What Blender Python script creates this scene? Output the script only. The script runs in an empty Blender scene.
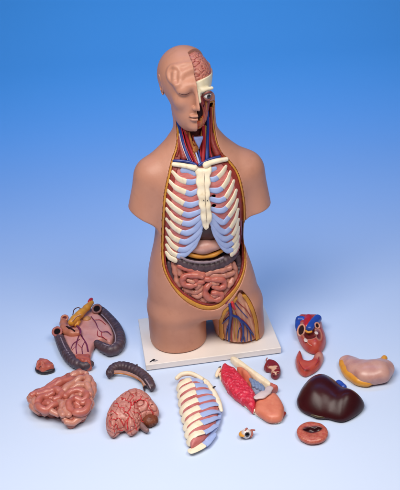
import bpy, math, random
import numpy as np

random.seed(4)
scene = bpy.context.scene
COL = bpy.context.collection
CAM = [[-0.004818692442427752, -2.315822340014637, 1.4987746614729036], [0.9979755964658197, -0.028816097012783464, -0.056695162153761074], [0.06359802558799613, 0.4521801005340866, 0.8896563650209512], [0.0, -0.8914610419047673, 0.4530973524156446], 0.11667596105870433]
YAW = CAM[4]

# ------------------------------------------------------------------ colour / materials
def srgb(h):
    h = h.lstrip('#')
    c = [int(h[i:i+2], 16)/255 for i in (0, 2, 4)]
    return tuple(v/12.92 if v <= .04045 else ((v+.055)/1.055)**2.4 for v in c)

def mat(name, base=None, alt=None, scale=25., amount=.5, rough=.42, bump=0., bscale=150., attr=False,
        coat=0., spec=.5, speck=None, speck_scale=120., speck_amt=.5, sss=0., stretch=None, detail=4.):
    m = bpy.data.materials.new(name); m.use_nodes = True
    nt = m.node_tree; N = nt.nodes; L = nt.links
    b = N['Principled BSDF']
    tc = N.new('ShaderNodeTexCoord'); vec = tc.outputs['Object']
    if stretch:
        mp = N.new('ShaderNodeMapping'); mp.inputs['Scale'].default_value = stretch
        L.new(vec, mp.inputs['Vector']); vec = mp.outputs['Vector']
    if attr:
        a = N.new('ShaderNodeAttribute'); a.attribute_name = 'paint'; src = a.outputs['Color']
    else:
        r = N.new('ShaderNodeRGB'); r.outputs[0].default_value = (*base, 1); src = r.outputs[0]
    nz = N.new('ShaderNodeTexNoise'); nz.inputs['Scale'].default_value = scale; nz.inputs['Detail'].default_value = detail
    L.new(vec, nz.inputs['Vector'])
    if alt is not None:
        rp = N.new('ShaderNodeValToRGB'); rp.color_ramp.elements[0].position = .38; rp.color_ramp.elements[1].position = .66
        rp.color_ramp.elements[0].color = (0, 0, 0, 1); rp.color_ramp.elements[1].color = (amount, amount, amount, 1)
        L.new(nz.outputs['Fac'], rp.inputs['Fac'])
        mx = N.new('ShaderNodeMix'); mx.data_type = 'RGBA'
        L.new(rp.outputs['Color'], mx.inputs['Factor']); L.new(src, mx.inputs[6]); mx.inputs[7].default_value = (*alt, 1)
        src = mx.outputs[2]
    if speck is not None:
        n2 = N.new('ShaderNodeTexNoise'); n2.inputs['Scale'].default_value = speck_scale; n2.inputs['Detail'].default_value = 3.
        L.new(vec, n2.inputs['Vector'])
        r2 = N.new('ShaderNodeValToRGB'); r2.color_ramp.elements[0].position = .56; r2.color_ramp.elements[1].position = .68
        r2.color_ramp.elements[0].color = (0, 0, 0, 1); r2.color_ramp.elements[1].color = (speck_amt,)*3+(1,)
        L.new(n2.outputs['Fac'], r2.inputs['Fac'])
        m2 = N.new('ShaderNodeMix'); m2.data_type = 'RGBA'
        L.new(r2.outputs['Color'], m2.inputs['Factor']); L.new(src, m2.inputs[6]); m2.inputs[7].default_value = (*speck, 1)
        src = m2.outputs[2]
    L.new(src, b.inputs['Base Color'])
    # the sheen of hand-painted plastic is never even
    rr = N.new('ShaderNodeMapRange'); rr.inputs['To Min'].default_value = max(.05, rough-.07); rr.inputs['To Max'].default_value = rough+.09
    L.new(nz.outputs['Fac'], rr.inputs['Value']); L.new(rr.outputs[0], b.inputs['Roughness'])
    b.inputs['Specular IOR Level'].default_value = spec
    b.inputs['Coat Weight'].default_value = coat; b.inputs['Coat Roughness'].default_value = .22
    if sss:
        b.inputs['Subsurface Weight'].default_value = sss; b.inputs['Subsurface Scale'].default_value = .006
        b.inputs['Subsurface Radius'].default_value = (1., .45, .3)
    if bump:
        n3 = N.new('ShaderNodeTexNoise'); n3.inputs['Scale'].default_value = bscale; n3.inputs['Detail'].default_value = 5.
        L.new(vec, n3.inputs['Vector'])
        bp = N.new('ShaderNodeBump'); bp.inputs['Strength'].default_value = bump; bp.inputs['Distance'].default_value = .003
        L.new(n3.outputs['Fac'], bp.inputs['Height']); L.new(bp.outputs['Normal'], b.inputs['Normal'])
    return m

M = {}
def paint(name, base, **k):
    M[name] = mat('paint_'+name, srgb(base), **{q: (srgb(v) if q in ('alt', 'speck') and v else v) for q, v in k.items()})

paint('skin', 'cc927a', alt='be836c', scale=11., amount=.6, rough=.43, bump=.08, bscale=230., sss=.08, speck='a86e58', speck_scale=38., speck_amt=.16)
paint('fat', 'd2963c', alt='b87426', scale=40., rough=.4, bump=.25, bscale=190.)
paint('muscle', '9c3a32', alt='6d2024', scale=55., rough=.4, bump=.35, bscale=160.)
paint('intercostal', 'd0807c', alt='b04848', scale=60., amount=.7, rough=.42, bump=.4, bscale=170., stretch=(.5, .5, 1.6))
paint('cavity_shade', '30161a', alt='1e0e10', scale=40., rough=.8, spec=.15)  # near-black colour that paints the shade inside hollows
paint('bone', 'faecd2', alt='efdab2', scale=45., amount=.5, rough=.44, bump=.12, bscale=190., speck='c8a878', speck_scale=90., speck_amt=.22)
paint('skull', 'f4e8cc', alt='e4d2a6', scale=60., amount=.55, rough=.48, bump=.1)
paint('cartilage', 'aebee8', alt='98ace0', scale=50., amount=.5, rough=.4, bump=.12)
paint('vein', '22398a', alt='152660', scale=60., rough=.3, coat=.2)
paint('artery', 'a8222c', alt='821620', scale=60., rough=.3, coat=.2)
paint('bright_artery', 'd02a30', alt='b01c24', scale=60., rough=.32, coat=.2)
paint('ochre', 'c8813a', alt='8e4a22', scale=70., amount=.8, rough=.42, bump=.3)
paint('pale_gut', 'cb8a76', alt='b46a5c', scale=35., amount=.7, rough=.34, bump=.12, coat=.25, speck='e2b49c', speck_amt=.35, speck_scale=70.)
paint('red_gut', 'c47262', alt='ac5048', scale=38., amount=.7, rough=.34, bump=.12, coat=.25, speck='d8836c', speck_amt=.35, speck_scale=70.)
paint('colon', '57434a', alt='382a32', scale=40., amount=.7, rough=.42, bump=.3, bscale=130., speck='7c646c', speck_amt=.35, speck_scale=110.)
paint('taenia', '9c8890', alt='82707a', scale=60., rough=.4)
paint('liver', '3c1216', alt='2c0c10', scale=18., amount=.6, rough=.30, bump=.06, bscale=70., spec=.28)
paint('stomach', 'd2a092', alt='bd8278', scale=30., amount=.7, rough=.36, bump=.12, bscale=90., coat=.2, speck='d8aaa0', speck_amt=.4, speck_scale=45.)
paint('yellow', 'e29c36', alt='d07e26', scale=50., rough=.38, bump=.2, coat=.15)
paint('mesentery', 'd69a90', alt='c67f7a', scale=40., amount=.6, rough=.36, bump=.12, coat=.2)
paint('membrane', 'd8c4c4', alt='c4a8ac', scale=50., rough=.36)
paint('purple_vein', '7a2c50', alt='5a1e40', scale=60., rough=.35)
paint('nerve', 'c8a040', rough=.4)
paint('board', 'f2e8e2', alt='eadfd8', scale=14., amount=.5, rough=.32, bump=.02, bscale=300.)
paint('ink', '1a1a20', rough=.4)
paint('hollow_shade', '181014', rough=.85, spec=.1)  # colour of the discs that paint shade in open tube ends
paint('rim_flesh', 'b4655a', alt='9a4c44', scale=60., rough=.4)
paint('lung', 'de2f4a', alt='b81e34', scale=70., amount=.7, rough=.4, bump=.6, bscale=190., speck='f27a90', speck_amt=.7, speck_scale=150.)
paint('lung_lower', 'de8468', alt='cc6a52', scale=40., amount=.6, rough=.4, bump=.2, speck='e49a7c', speck_amt=.35, speck_scale=60.)
paint('heart', 'b8463a', alt='962e2a', scale=50., amount=.7, rough=.34, bump=.25, coat=.2)
paint('chamber', '6e2a2a', alt='451a1c', scale=70., rough=.36, bump=.4)
paint('heart_rim', 'd0907a', alt='be7a66', scale=60., rough=.36)
paint('blue_vessel', '2c4fae', alt='203a86', scale=40., rough=.32, coat=.2)
paint('valve', 'e0cfc8', alt='c8a8a4', scale=90., rough=.35)
paint('cerebellum', '7c3f26', alt='5c2a1a', scale=60., rough=.42, bump=.5, bscale=220.)
paint('brainstem', '8a6a68', alt='6a4c4c', scale=60., rough=.4)
paint('sclera', 'eeeae6', rough=.2, coat=.5)
paint('pupil', '0c0a0c', rough=.12, coat=.6)
paint('iris', '4a4048', rough=.2, coat=.5)
paint('kidney', '7c2026', alt='571418', scale=60., rough=.34, bump=.2, coat=.2)
paint('pelvis_cream', 'e0bfa6', alt='cfa488', scale=60., rough=.4)
paint('cecum_inner', 'bf6350', alt='a64a3e', scale=60., amount=.8, rough=.38, bump=.5, bscale=130.)
paint('dark_brown', '5a3028', rough=.5)
paint('grey_ink', '8e8a90', rough=.4)
paint('bed', '7c2a28', alt='461416', scale=50., amount=.9, rough=.42, bump=.4, bscale=120.)
paint('lid', '8a4a44', alt='6a3030', scale=90., rough=.4)
paint('larynx', '8c9ad2', alt='7884be', scale=60., rough=.38, bump=.1)
paint('liver_lobe', '4e2622', alt='381816', scale=30., amount=.7, rough=.32)
paint('gut_bed', 'a85c4e', alt='86403a', scale=60., rough=.38)
paint('gut_dark', '8a3a34', alt='6a2a28', scale=60., rough=.4)
paint('colon_rim', '8a5a54', alt='6a4848', scale=60., rough=.4)
paint('gall', '4a3c26', alt='5a4a30', scale=60., rough=.34)
paint('wire', '8a8a90', rough=.35)
paint('bright_red_vessel', 'c8262c', alt='a81c24', scale=40., rough=.32, coat=.2)
paint('sclera_mottled', 'e6dcd6', alt='c9aca6', scale=160., amount=.6, rough=.18, coat=.5)  # off-white with fine random mottling
paint('pale_flesh', 'd6a18c', alt='c48a76', scale=60., rough=.38, bump=.15)
paint('duod', 'c67a5e', alt='b0604a', scale=60., rough=.36, bump=.2)
paint('ochre_pale', 'c8905a', alt='b47a4a', scale=80., rough=.4, bump=.2)
paint('colon_dark', '2b2128', alt='1a1418', scale=60., rough=.42, bump=.2)
paint('bronch', '8496b8', alt='5e6e92', scale=160., rough=.36, bump=.3)
paint('flap', 'c86a5c', alt='b45448', scale=60., rough=.4, bump=.15)
paint('rubber', '2c2a2c', rough=.7)
for nm, rg, sp in (('gyri', .36, 70.), ('thigh_muscle', .44, 90.), ('face_muscle', .4, 80.), ('painted', .36, 80.)):
    M[nm] = mat('paint_'+nm, attr=True, alt=srgb('a8483c') if nm != 'painted' else None, amount=.22, scale=sp, rough=rg, bump=.2, bscale=170., coat=.15)

# ------------------------------------------------------------------ mesh helpers
def build(name, V, F, m, parent=None, paintv=None, smooth=True, origin=None):
    """link V, F (quads or mixed polygons) as ONE mesh object"""
    V = np.asarray(V, np.float64)
    if origin is not None: V = V - np.asarray(origin)
    me = bpy.data.meshes.new(name)
    me.vertices.add(len(V)); me.vertices.foreach_set('co', V.astype(np.float32).ravel())
    if isinstance(F, np.ndarray):
        n = F.shape[1]; loops = F.ravel().astype(np.int32); starts = np.arange(len(F), dtype=np.int32)*n; tot = np.full(len(F), n, np.int32)
    else:
        tot = np.array([len(f) for f in F], np.int32); starts = np.concatenate([[0], np.cumsum(tot)[:-1]]).astype(np.int32)
        loops = np.fromiter((i for f in F for i in f), np.int32)
    me.loops.add(len(loops)); me.loops.foreach_set('vertex_index', loops)
    me.polygons.add(len(tot)); me.polygons.foreach_set('loop_start', starts); me.polygons.foreach_set('loop_total', tot)
    me.polygons.foreach_set('use_smooth', np.full(len(tot), bool(smooth)))
    me.update(calc_edges=True); me.validate()
    if paintv is not None:
        a = me.color_attributes.new('paint', 'FLOAT_COLOR', 'POINT')
        c = np.ones((len(V), 4), np.float32); c[:, :3] = paintv; a.data.foreach_set('color', c.ravel())
    me.materials.append(m)
    o = bpy.data.objects.new(name, me); COL.objects.link(o)
    if parent is not None: o.parent = parent
    return o

def join(ms):
    Vs, Fs, n = [], [], 0
    for V, F in ms:
        Vs.append(V); Fs.append(np.asarray(F)+n); n += len(V)
    return np.concatenate(Vs), np.concatenate(Fs)

def catmull(P, sub):
    P = np.asarray(P, float)
    if len(P) == 2: return P[0]+(P[1]-P[0])*np.linspace(0, 1, sub+1)[:, None]
    Q = np.vstack([2*P[0]-P[1], P, 2*P[-1]-P[-2]]); out = []
    for i in range(len(P)-1):
        a, b, c, d = Q[i:i+4]; t = np.linspace(0, 1, sub, endpoint=False)[:, None]
        out.append(.5*((2*b)+(c-a)*t+(2*a-5*b+4*c-d)*t**2+(3*b-a-3*c+d)*t**3))
    out.append(P[-1:]); return np.vstack(out)

def tube(P, r, n=12, sub=6, flat=1., hint=None, mod=None, cap=True, ends=(1., 1.)):
    """a swept, capped tube; r may be a list along P; flat squashes it along hint; mod(s, ang) modulates the radius"""
    P = np.asarray(P, float); C = catmull(P, sub); m = len(C)
    rr = np.full(m, float(r)) if np.isscalar(r) else np.interp(np.linspace(0, 1, m), np.linspace(0, 1, len(r)), r)
    Tn = np.gradient(C, axis=0); Tn /= np.linalg.norm(Tn, axis=1)[:, None]+1e-12
    s = np.concatenate([[0], np.cumsum(np.linalg.norm(np.diff(C, axis=0), axis=1))])
    if hint is None:
        N = np.zeros((m, 3)); h = np.array([0, 0, 1.]) if abs(Tn[0, 2]) < .9 else np.array([1., 0, 0])
        for i in range(m):
            h = h-Tn[i]*(h@Tn[i]); h /= np.linalg.norm(h)+1e-12; N[i] = h
    else:
        N = np.asarray(hint(C) if callable(hint) else np.tile(np.asarray(hint, float), (m, 1)))
        N = N-Tn*np.sum(N*Tn, 1)[:, None]; N /= np.linalg.norm(N, axis=1)[:, None]+1e-12
    B = np.cross(Tn, N)
    if cap:     # rounded ends
        ks = [1., .92, .75, .5, .2]
        off = lambda k: rr_end*k
        pre = []; post = []
        for k in ks:
            pre.append((C[0]-Tn[0]*rr[0]*k*.9*ends[0], rr[0]*math.sqrt(max(0, 1-k*k))+1e-5, N[0], B[0], s[0]))
        for k in ks[::-1]:
            post.append((C[-1]+Tn[-1]*rr[-1]*k*.9*ends[1], rr[-1]*math.sqrt(max(0, 1-k*k))+1e-5, N[-1], B[-1], s[-1]))
        C = np.vstack([[q[0] for q in pre], C, [q[0] for q in post]])
        rr = np.concatenate([[q[1] for q in pre], rr, [q[1] for q in post]])
        N = np.vstack([[q[2] for q in pre], N, [q[2] for q in post]]); B = np.vstack([[q[3] for q in pre], B, [q[3] for q in post]])
        s = np.concatenate([[q[4] for q in pre], s, [q[4] for q in post]]); m = len(C)
    an = np.arange(n)*2*math.pi/n
    R = rr[:, None]*np.ones(n)
    if mod is not None: R = R*mod(s[:, None], an[None, :])
    V = C[:, None]+R[..., None]*(np.cos(an)[None, :, None]*B[:, None]+np.sin(an)[None, :, None]*N[:, None]*flat)
    i = np.arange(m-1)[:, None]*n; j = np.arange(n)[None]; k = (j+1) % n
    F = np.stack([i+j, i+k, i+n+k, i+n+j], -1).reshape(-1, 4)
    return V.reshape(-1, 3), F

def lumpy(seed, amp=.08, f=90.):
    p = np.random.RandomState(seed).rand(6)*6.28
    return lambda s, a: 1+amp*(np.sin(f*s+p[0])*.5+np.sin(f*1.7*s+p[1]+np.sin(a+p[2]))*.4+np.sin(f*.6*s+2*a+p[3])*.4)
def haustra(step=.0125, amp=.2, seed=0):
    p = np.random.RandomState(seed).rand(3)*6.28
    return lambda s, a: (1-amp)+amp*np.abs(np.sin(math.pi*s/step+.35*np.sin(a+p[0])+.4*np.sin(s*60+p[1])))**.6*(.85+.15*np.sin(a*3+p[2]))

def blob(c, r, rot=None, n=24, m=14, mod=None):
    th = np.linspace(0, math.pi, m+1); ph = np.arange(n)*2*math.pi/n
    D = np.stack([np.sin(th)[:, None]*np.cos(ph), np.sin(th)[:, None]*np.sin(ph), np.cos(th)[:, None]*np.ones(n)], -1)
    V = D*np.asarray(r, float)
    if mod is not None: V = V*mod(D)[..., None]
    if rot is not None: V = V@np.asarray(rot).T
    V = V.reshape(-1, 3)+np.asarray(c, float)
    i = np.arange(m)[:, None]*n; j = np.arange(n)[None]; k = (j+1) % n
    return V, np.stack([i+j, i+n+j, i+n+k, i+k], -1).reshape(-1, 4)

def rotz(a): c, s = math.cos(a), math.sin(a); return np.array([[c, -s, 0], [s, c, 0], [0, 0, 1.]])
def roty(a): c, s = math.cos(a), math.sin(a); return np.array([[c, 0, s], [0, 1., 0], [-s, 0, c]])
def rotx(a): c, s = math.cos(a), math.sin(a); return np.array([[1., 0, 0], [0, c, -s], [0, s, c]])

# ------------------------------------------------------------------ implicit solids, polygonised with surface nets
_E = [(0, 1), (2, 3), (4, 5), (6, 7), (0, 2), (1, 3), (4, 6), (5, 7), (0, 4), (1, 5), (2, 6), (3, 7)]
_K = np.array([[i & 1, i >> 1 & 1, i >> 2 & 1] for i in range(8)])
def nets(f, lo, hi, h, relax=1):
    lo = np.asarray(lo, float); n = np.ceil((np.asarray(hi, float)-lo)/h).astype(int)+1
    ax = [(lo[i]+h*np.arange(n[i])).astype(np.float32) for i in range(3)]
    X, Y, Z = ax[0][:, None, None], ax[1][None, :, None], ax[2][None, None, :]
    D = np.broadcast_to(f(X, Y, Z), n).astype(np.float32).copy()
    D[0] = D[-1] = np.maximum(D[0], 1e-4); D[-1] = np.maximum(D[-1], 1e-4)
    S = D < 0
    c = [S[a:n[0]-1+a, b:n[1]-1+b, d:n[2]-1+d] for d in (0, 1) for b in (0, 1) for a in (0, 1)]
    anyi = c[0].copy(); alli = c[0].copy()
    for q in c[1:]: anyi |= q; alli &= q
    act = anyi & ~alli
    I = np.argwhere(act); idx = np.full(act.shape, -1, np.int32); idx[act] = np.arange(len(I))
    v = np.stack([D[I[:, 0]+k[0], I[:, 1]+k[1], I[:, 2]+k[2]] for k in _K], 1)
    acc = np.zeros((len(I), 3)); cnt = np.zeros(len(I))
    for a, b in _E:
        va, vb = v[:, a], v[:, b]; w = (va < 0) != (vb < 0)
        t = np.where(w, va/np.where(w, va-vb, 1), 0)
        acc += np.where(w[:, None], _K[a]+(_K[b]-_K[a])*t[:, None], 0); cnt += w
    V = lo+h*(I+acc/cnt[:, None])
    Fs = []
    for d in range(3):
        e1, e2 = [q for q in range(3) if q != d]
        s0 = [slice(None)]*3; s1 = [slice(None)]*3; s0[d] = slice(0, -1); s1[d] = slice(1, None)
        A = S[tuple(s0)]; B = S[tuple(s1)]
        W = np.argwhere(A != B)
        W = W[(W[:, e1] > 0) & (W[:, e2] > 0) & (W[:, e1] < n[e1]-1) & (W[:, e2] < n[e2]-1)]
        if not len(W): continue
        q = []
        for a, b in ((1, 1), (0, 1), (0, 0), (1, 0)):
            w = W.copy(); w[:, e1] -= a; w[:, e2] -= b; q.append(idx[w[:, 0], w[:, 1], w[:, 2]])
        q = np.stack(q, 1); ins = A[W[:, 0], W[:, 1], W[:, 2]]
        flip = ins if d != 1 else ~ins
        q[~flip] = q[~flip][:, ::-1]
        Fs.append(q[(q >= 0).all(1)])
    F = np.concatenate(Fs)
    for _ in range(relax):      # a light relaxation takes the voxel grain out
        acc = np.zeros_like(V); cnt = np.zeros(len(V))
        for a in range(4):
            i, j = F[:, a], F[:, (a+1) % 4]
            for x in range(3):
                acc[:, x] += np.bincount(i, V[j, x], len(V))+np.bincount(j, V[i, x], len(V))
            cnt += np.bincount(i, minlength=len(V))+np.bincount(j, minlength=len(V))
        V = V*.5+acc/np.maximum(cnt, 1)[:, None]*.5
    return V, F

def smin(a, b, k):
    h = np.maximum(k-np.abs(a-b), 0)/k
    return np.minimum(a, b)-h*h*k*.25
def smax(a, b, k): return -smin(-a, -b, k)
def ell(X, Y, Z, c, r):
    x, y, z = X-c[0], Y-c[1], Z-c[2]
    k0 = np.sqrt((x/r[0])**2+(y/r[1])**2+(z/r[2])**2); k1 = np.sqrt((x/r[0]**2)**2+(y/r[1]**2)**2+(z/r[2]**2)**2)
    return k0*(k0-1)/np.maximum(k1, 1e-6)
def cone(X, Y, Z, a, b, ra, rb):
    a = np.asarray(a, float); d = np.asarray(b, float)-a; L2 = d@d
    t = np.clip(((X-a[0])*d[0]+(Y-a[1])*d[1]+(Z-a[2])*d[2])/L2, 0, 1)
    return np.sqrt((X-a[0]-t*d[0])**2+(Y-a[1]-t*d[1])**2+(Z-a[2]-t*d[2])**2)-(ra+(rb-ra)*t)
def poly(P, X, Y):
    """signed distance to a closed 2-D outline, negative inside"""
    P = np.asarray(P, float)[:, :2]; d = np.full(np.broadcast(X, Y).shape, 1e9); s = np.ones(d.shape)
    n = len(P)
    for i in range(n):
        a, b = P[i], P[i-1]; e = b-a; wx, wy = X-a[0], Y-a[1]
        t = np.clip((wx*e[0]+wy*e[1])/(e@e+1e-15), 0, 1)
        d = np.minimum(d, (wx-e[0]*t)**2+(wy-e[1]*t)**2)
        c1 = wy >= 0; c2 = Y < b[1]; c3 = e[0]*wy > e[1]*wx
        s = np.where((c1 & c2 & c3) | (~c1 & ~c2 & ~c3), -s, s)
    return s*np.sqrt(d)
def closed(P, sub=5):
    P = np.asarray(P, float); Q = np.vstack([P[-2:], P, P[:2]])
    C = catmull(Q, sub); return C[2*sub:-2*sub]
def waves(X, Y, Z, freq, seed, n=11):
    r = np.random.RandomState(seed); s = 0
    for _ in range(n):
        k = r.randn(3); k *= freq/np.linalg.norm(k)
        s = s+np.cos(k[0]*X+k[1]*Y+k[2]*Z+r.rand()*6.283)
    return s/math.sqrt(n/2)

def dome(outline, H, D, h=.0022, base=.004, extra=None, pw=2., relax=1, zoff=0., sub=5, lowdrop=None):
    """a cushion over an outline on the table: full height H at distance D inside the edge, softly undercut below"""
    O = closed(outline, sub); lo = O[:, :2].min(0)-.012; hi = O[:, :2].max(0)+.012
    Hm = H if np.isscalar(H) else .06
    def f(X, Y, Z):
        d2 = poly(O, X[:, :, 0], Y[:, :, 0])[:, :, None]
        u = np.clip(-d2/D, 0, 1); prof = (1-(1-u)**pw)**(1/pw)
        HH = H if not callable(H) else H(X, Y)
        top = base+(HH-base)*prof; low = base*(1-prof)+zoff
        g = np.maximum(Z-top, low-Z)*.55
        g = smax(g, d2, .006)
        return extra(g, X, Y, Z, d2) if extra else g
    mh = H if not callable(H) else .085
    return nets(f, (lo[0], lo[1], -.006), (hi[0], hi[1], mh+.014), h, relax)

# ------------------------------------------------------------------ things
def thing(name, label, cat, loc=(0, 0, 0), group=None, rz=0.):
    o = bpy.data.objects.new(name, None); o.empty_display_size = .02; COL.objects.link(o)
    o.location = loc; o.rotation_euler = (0, 0, rz); o['label'] = label; o['category'] = cat
    if group: o['group'] = group
    return o
def part(name, VF, m, root, paintv=None, label=None, smooth=True):
    """VF in world (or torso) axes; vertices are stored relative to the thing's base"""
    top = root
    while top is not None and top.parent is not None: top = top.parent
    org = np.array(top.location) if top is not None else np.zeros(3)
    o = build(name, VF[0], VF[1], m, root, paintv, smooth, origin=org)
    if label: o['label'] = label
    return o

def opening(root, c, ax, rx, ry, rim, rimm, dark, up=(0, 0, 1.), name='lumen_shade'):
    """a cut tube end: a fleshy rim round a dark hollow"""
    ax = np.array(ax, float); ax /= np.linalg.norm(ax); u = np.cross(up, ax); u /= np.linalg.norm(u); w_ = np.cross(ax, u); c = np.array(c, float)
    ring = [c+u*math.cos(a)*rx+w_*math.sin(a)*ry for a in np.linspace(0, 2*math.pi, 21)]
    part('cut_rim', tube(ring, rim, n=10, sub=3, cap=False, mod=lumpy(int(rx*1e5), .08, 300)), M[rimm], root)
    part(name, blob(c-ax*rim*.25, (rx, ry, rim*.55), rot=np.stack([u, w_, ax], 1)), M[dark], root)  # flat dark disc: shade of the tube's inside put into colour

# ---- the trunk's cross-sections: height, half width, half depth, centre x, centre y (metres, torso axes)
TRUNK = np.array([
 (.00,.164,.092,.000,.000),(.06,.165,.098,.000,.000),(.10,.155,.102,-.002,.000),(.14,.159,.105,-.003,.000),(.18,.162,.106,-.005,.000),
 (.22,.157,.104,-.008,.000),(.26,.149,.100,-.010,.000),(.30,.138,.097,-.011,.000),
 (.34,.130,.096,-.007,.000),(.38,.127,.100,-.002,.000),(.42,.129,.105,.001,.000),
 (.46,.133,.108,.002,.000),(.50,.134,.106,.003,.000),(.54,.130,.099,.004,.002),
 (.58,.112,.087,.004,.005),(.61,.088,.073,.004,.008),(.64,.068,.061,.005,.010),
 (.67,.058,.055,.005,.012),(.70,.0575,.055,.003,.014),(.74,.0595,.056,.002,.015),(.80,.0600,.056,.002,.016)])
_zf = np.linspace(-.05,.85,361)
def _smooth(c):
    v = np.interp(_zf, TRUNK[:,0], c)
    k = np.hanning(21); k /= k.sum()
    return np.convolve(np.pad(v,10,mode='edge'), k, mode='valid')
_ts = [_smooth(TRUNK[:,i]) for i in (1,2,3,4)]
NEXP = 2.35
def trunk(z):
    return [np.interp(z, _zf, t) for t in _ts]
def front_y(x, z):
    a,b,cx,cy = trunk(z)
    u = np.clip(np.abs((x-cx)/a),0,.985)
    return cy - b*(1-u**NEXP)**(1/NEXP)
def body(X, Y, Z):
    z = np.asarray(Z).ravel(); a, b, cx, cy = [np.asarray(t, np.float32).reshape(np.shape(Z)) for t in trunk(z)]
    p = (np.abs((X-cx)/a)**NEXP+np.abs((Y-cy)/b)**NEXP)**np.float32(1/NEXP)
    d = (p-1)*np.minimum(a, b)*.9
    d = smax(d, .118-Z, .03)
    # thighs: cut short, the far one a little slimmer
    for x0, x1, a0, a1 in ((-.0885, -.0860, .0850, .0865), (.0990, .0860, .0750, .0850)):
        u = np.clip((Z-.02)/.13, 0, 1); u = u*u*(3-2*u); tc_, ta = x0+(x1-x0)*u, a0+(a1-a0)*u
        q = (np.abs((X-tc_)/ta)**2.2+np.abs(Y/.0965)**2.2)**np.float32(1/2.2)
        d = smin(d, smax((q-1)*.078, Z-.165, .05), .022)
    # shoulders, trapezius slopes and the arm stumps, cut square across
    d = smin(d, cone(X, Y, Z, (-.046, .016, .615), (-.118, .010, .556), .034, .046), .05)
    d = smin(d, cone(X, Y, Z, (.052, .016, .600), (.130, .010, .540), .036, .048), .05)
    l = cone(X, Y, Z, (-.1225, .006, .543), (-.166, .000, .40), .053, .050)
    l = smax(l, -((X+.160)*.55+(Z-.436)*.835), .006)
    r = cone(X, Y, Z, (.134, .006, .535), (.164, -.004, .38), .055, .049)
    r = smax(r, -((X-.166)*-.22+(Z-.424)*.976), .006)
    d = smin(d, smin(l, r, .004), .022)
    # soft modelling of the skin side: breast of the shoulder fold, groin crease
    d = smax(d, .024-Z, .004)
    return smax(d, Z-.765, .004)



# ================================================================== SETTING: seamless paper sweep
def sweep():
    prof = [(-3.4, 0.)]
    R = 1.6; y0 = 3.2
    prof += [(y, 0.) for y in np.linspace(-3.0, y0, 26)]
    prof += [(y0+R*math.sin(a), R-R*math.cos(a)) for a in np.linspace(0, math.pi/2, 25)[1:]]
    prof += [(y0+R, z) for z in np.linspace(R, 4.2, 8)[1:]]
    xs = np.linspace(-4.2, 4.2, 9); n = len(xs)
    V = np.array([(x, y, z) for y, z in prof for x in xs])
    F = [(i*n+j, i*n+j+1, (i+1)*n+j+1, (i+1)*n+j) for i in range(len(prof)-1) for j in range(n-1)]
    M['paper'] = mat('backdrop_paper', srgb('cfddf6'), alt=srgb('ccdbf5'), scale=3., amount=.3, rough=.75, spec=.15, bump=.02, bscale=500.)
    o = build('backdrop', V, np.array(F), M['paper']); o['kind'] = 'structure'
sweep()


# ================================================================== THE TORSO ON ITS BOARD
torso = thing('anatomical_torso', 'life-size torso model with open chest and belly standing on a white board', 'torso model', (0, 0, 0), rz=YAW)

OPEN = [(-.0556,-.0043,.7605),(-.0508,-.0155,.7331),(-.0491,-.0149,.6992),(-.0503,-.0196,.6698),(-.0568,-.0344,.6416),(-.0729,-.0474,.6081),(-.0886,-.0633,.5669),(-.1022,-.0693,.5212),(-.1106,-.0672,.4615),(-.1165,-.0534,.3943),(-.1220,-.0566,.3338),(-.1209,-.0690,.2922),(-.1069,-.0839,.2531),(-.0826,-.0964,.2142),(-.0511,-.1041,.1845),(-.0149,-.1057,.1653),(.0199,-.1052,.1633),(.0533,-.1019,.1816),(.0807,-.0928,.2057),(.1014,-.0805,.2323),(.1180,-.0579,.2670),(.1244,-.0270,.3024),(.1253,-.0227,.3485),(.1238,-.0485,.4083),(.1222,-.0584,.4592),(.1155,-.0674,.5151),(.1044,-.0616,.5614),(.0849,-.0545,.5929),(.0649,-.0492,.6163),(.0559,-.0372,.6444),(.0532,-.0224,.6794),(.0517,-.0208,.7240),(.0502,-.0227,.7553)]
OPEN = [(p[0], p[2]) for p in OPEN]
LEG = [(.0283,-.0736,.1076),(.0370,-.1040,.1518),(.0557,-.1014,.1677),(.0700,-.0980,.1820),(.0916,-.0889,.2070),(.1127,-.0809,.1812),(.1288,-.0835,.1467),(.1401,-.0804,.1023),(.1441,-.0799,.0599),(.1353,-.1053,.0106),(.0342,-.0903,.0057),(.0307,-.0487,.0397)]
LEG = [(p[0], p[2]) for p in LEG]
CHEST = [(-.0645,-.0457,.5891),(-.0090,-.0608,.5945),(.0288,-.0616,.5905),(.0756,-.0437,.5898),(.0904,-.0483,.5665),(.1006,-.0568,.5124),(.1073,-.0422,.4323),(.1084,-.0159,.3314),(.0805,-.0603,.3089),(.0535,-.0746,.3388),(.0310,-.0852,.3815),(.0180,-.0911,.4199),(.0047,-.0938,.4381),(-.0098,-.0925,.4241),(-.0254,-.0862,.3799),(-.0434,-.0810,.3484),(-.0694,-.0745,.3264),(-.0968,-.0614,.3170),(-.1084,-.0466,.3300),(-.1041,-.0415,.4182),(-.0968,-.0560,.4999),(-.0840,-.0515,.5557)]
CHEST = [(p[0], p[2]) for p in CHEST]
O2, G2, C2 = closed(OPEN, 5), closed(LEG, 5), closed(CHEST, 4)

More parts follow.
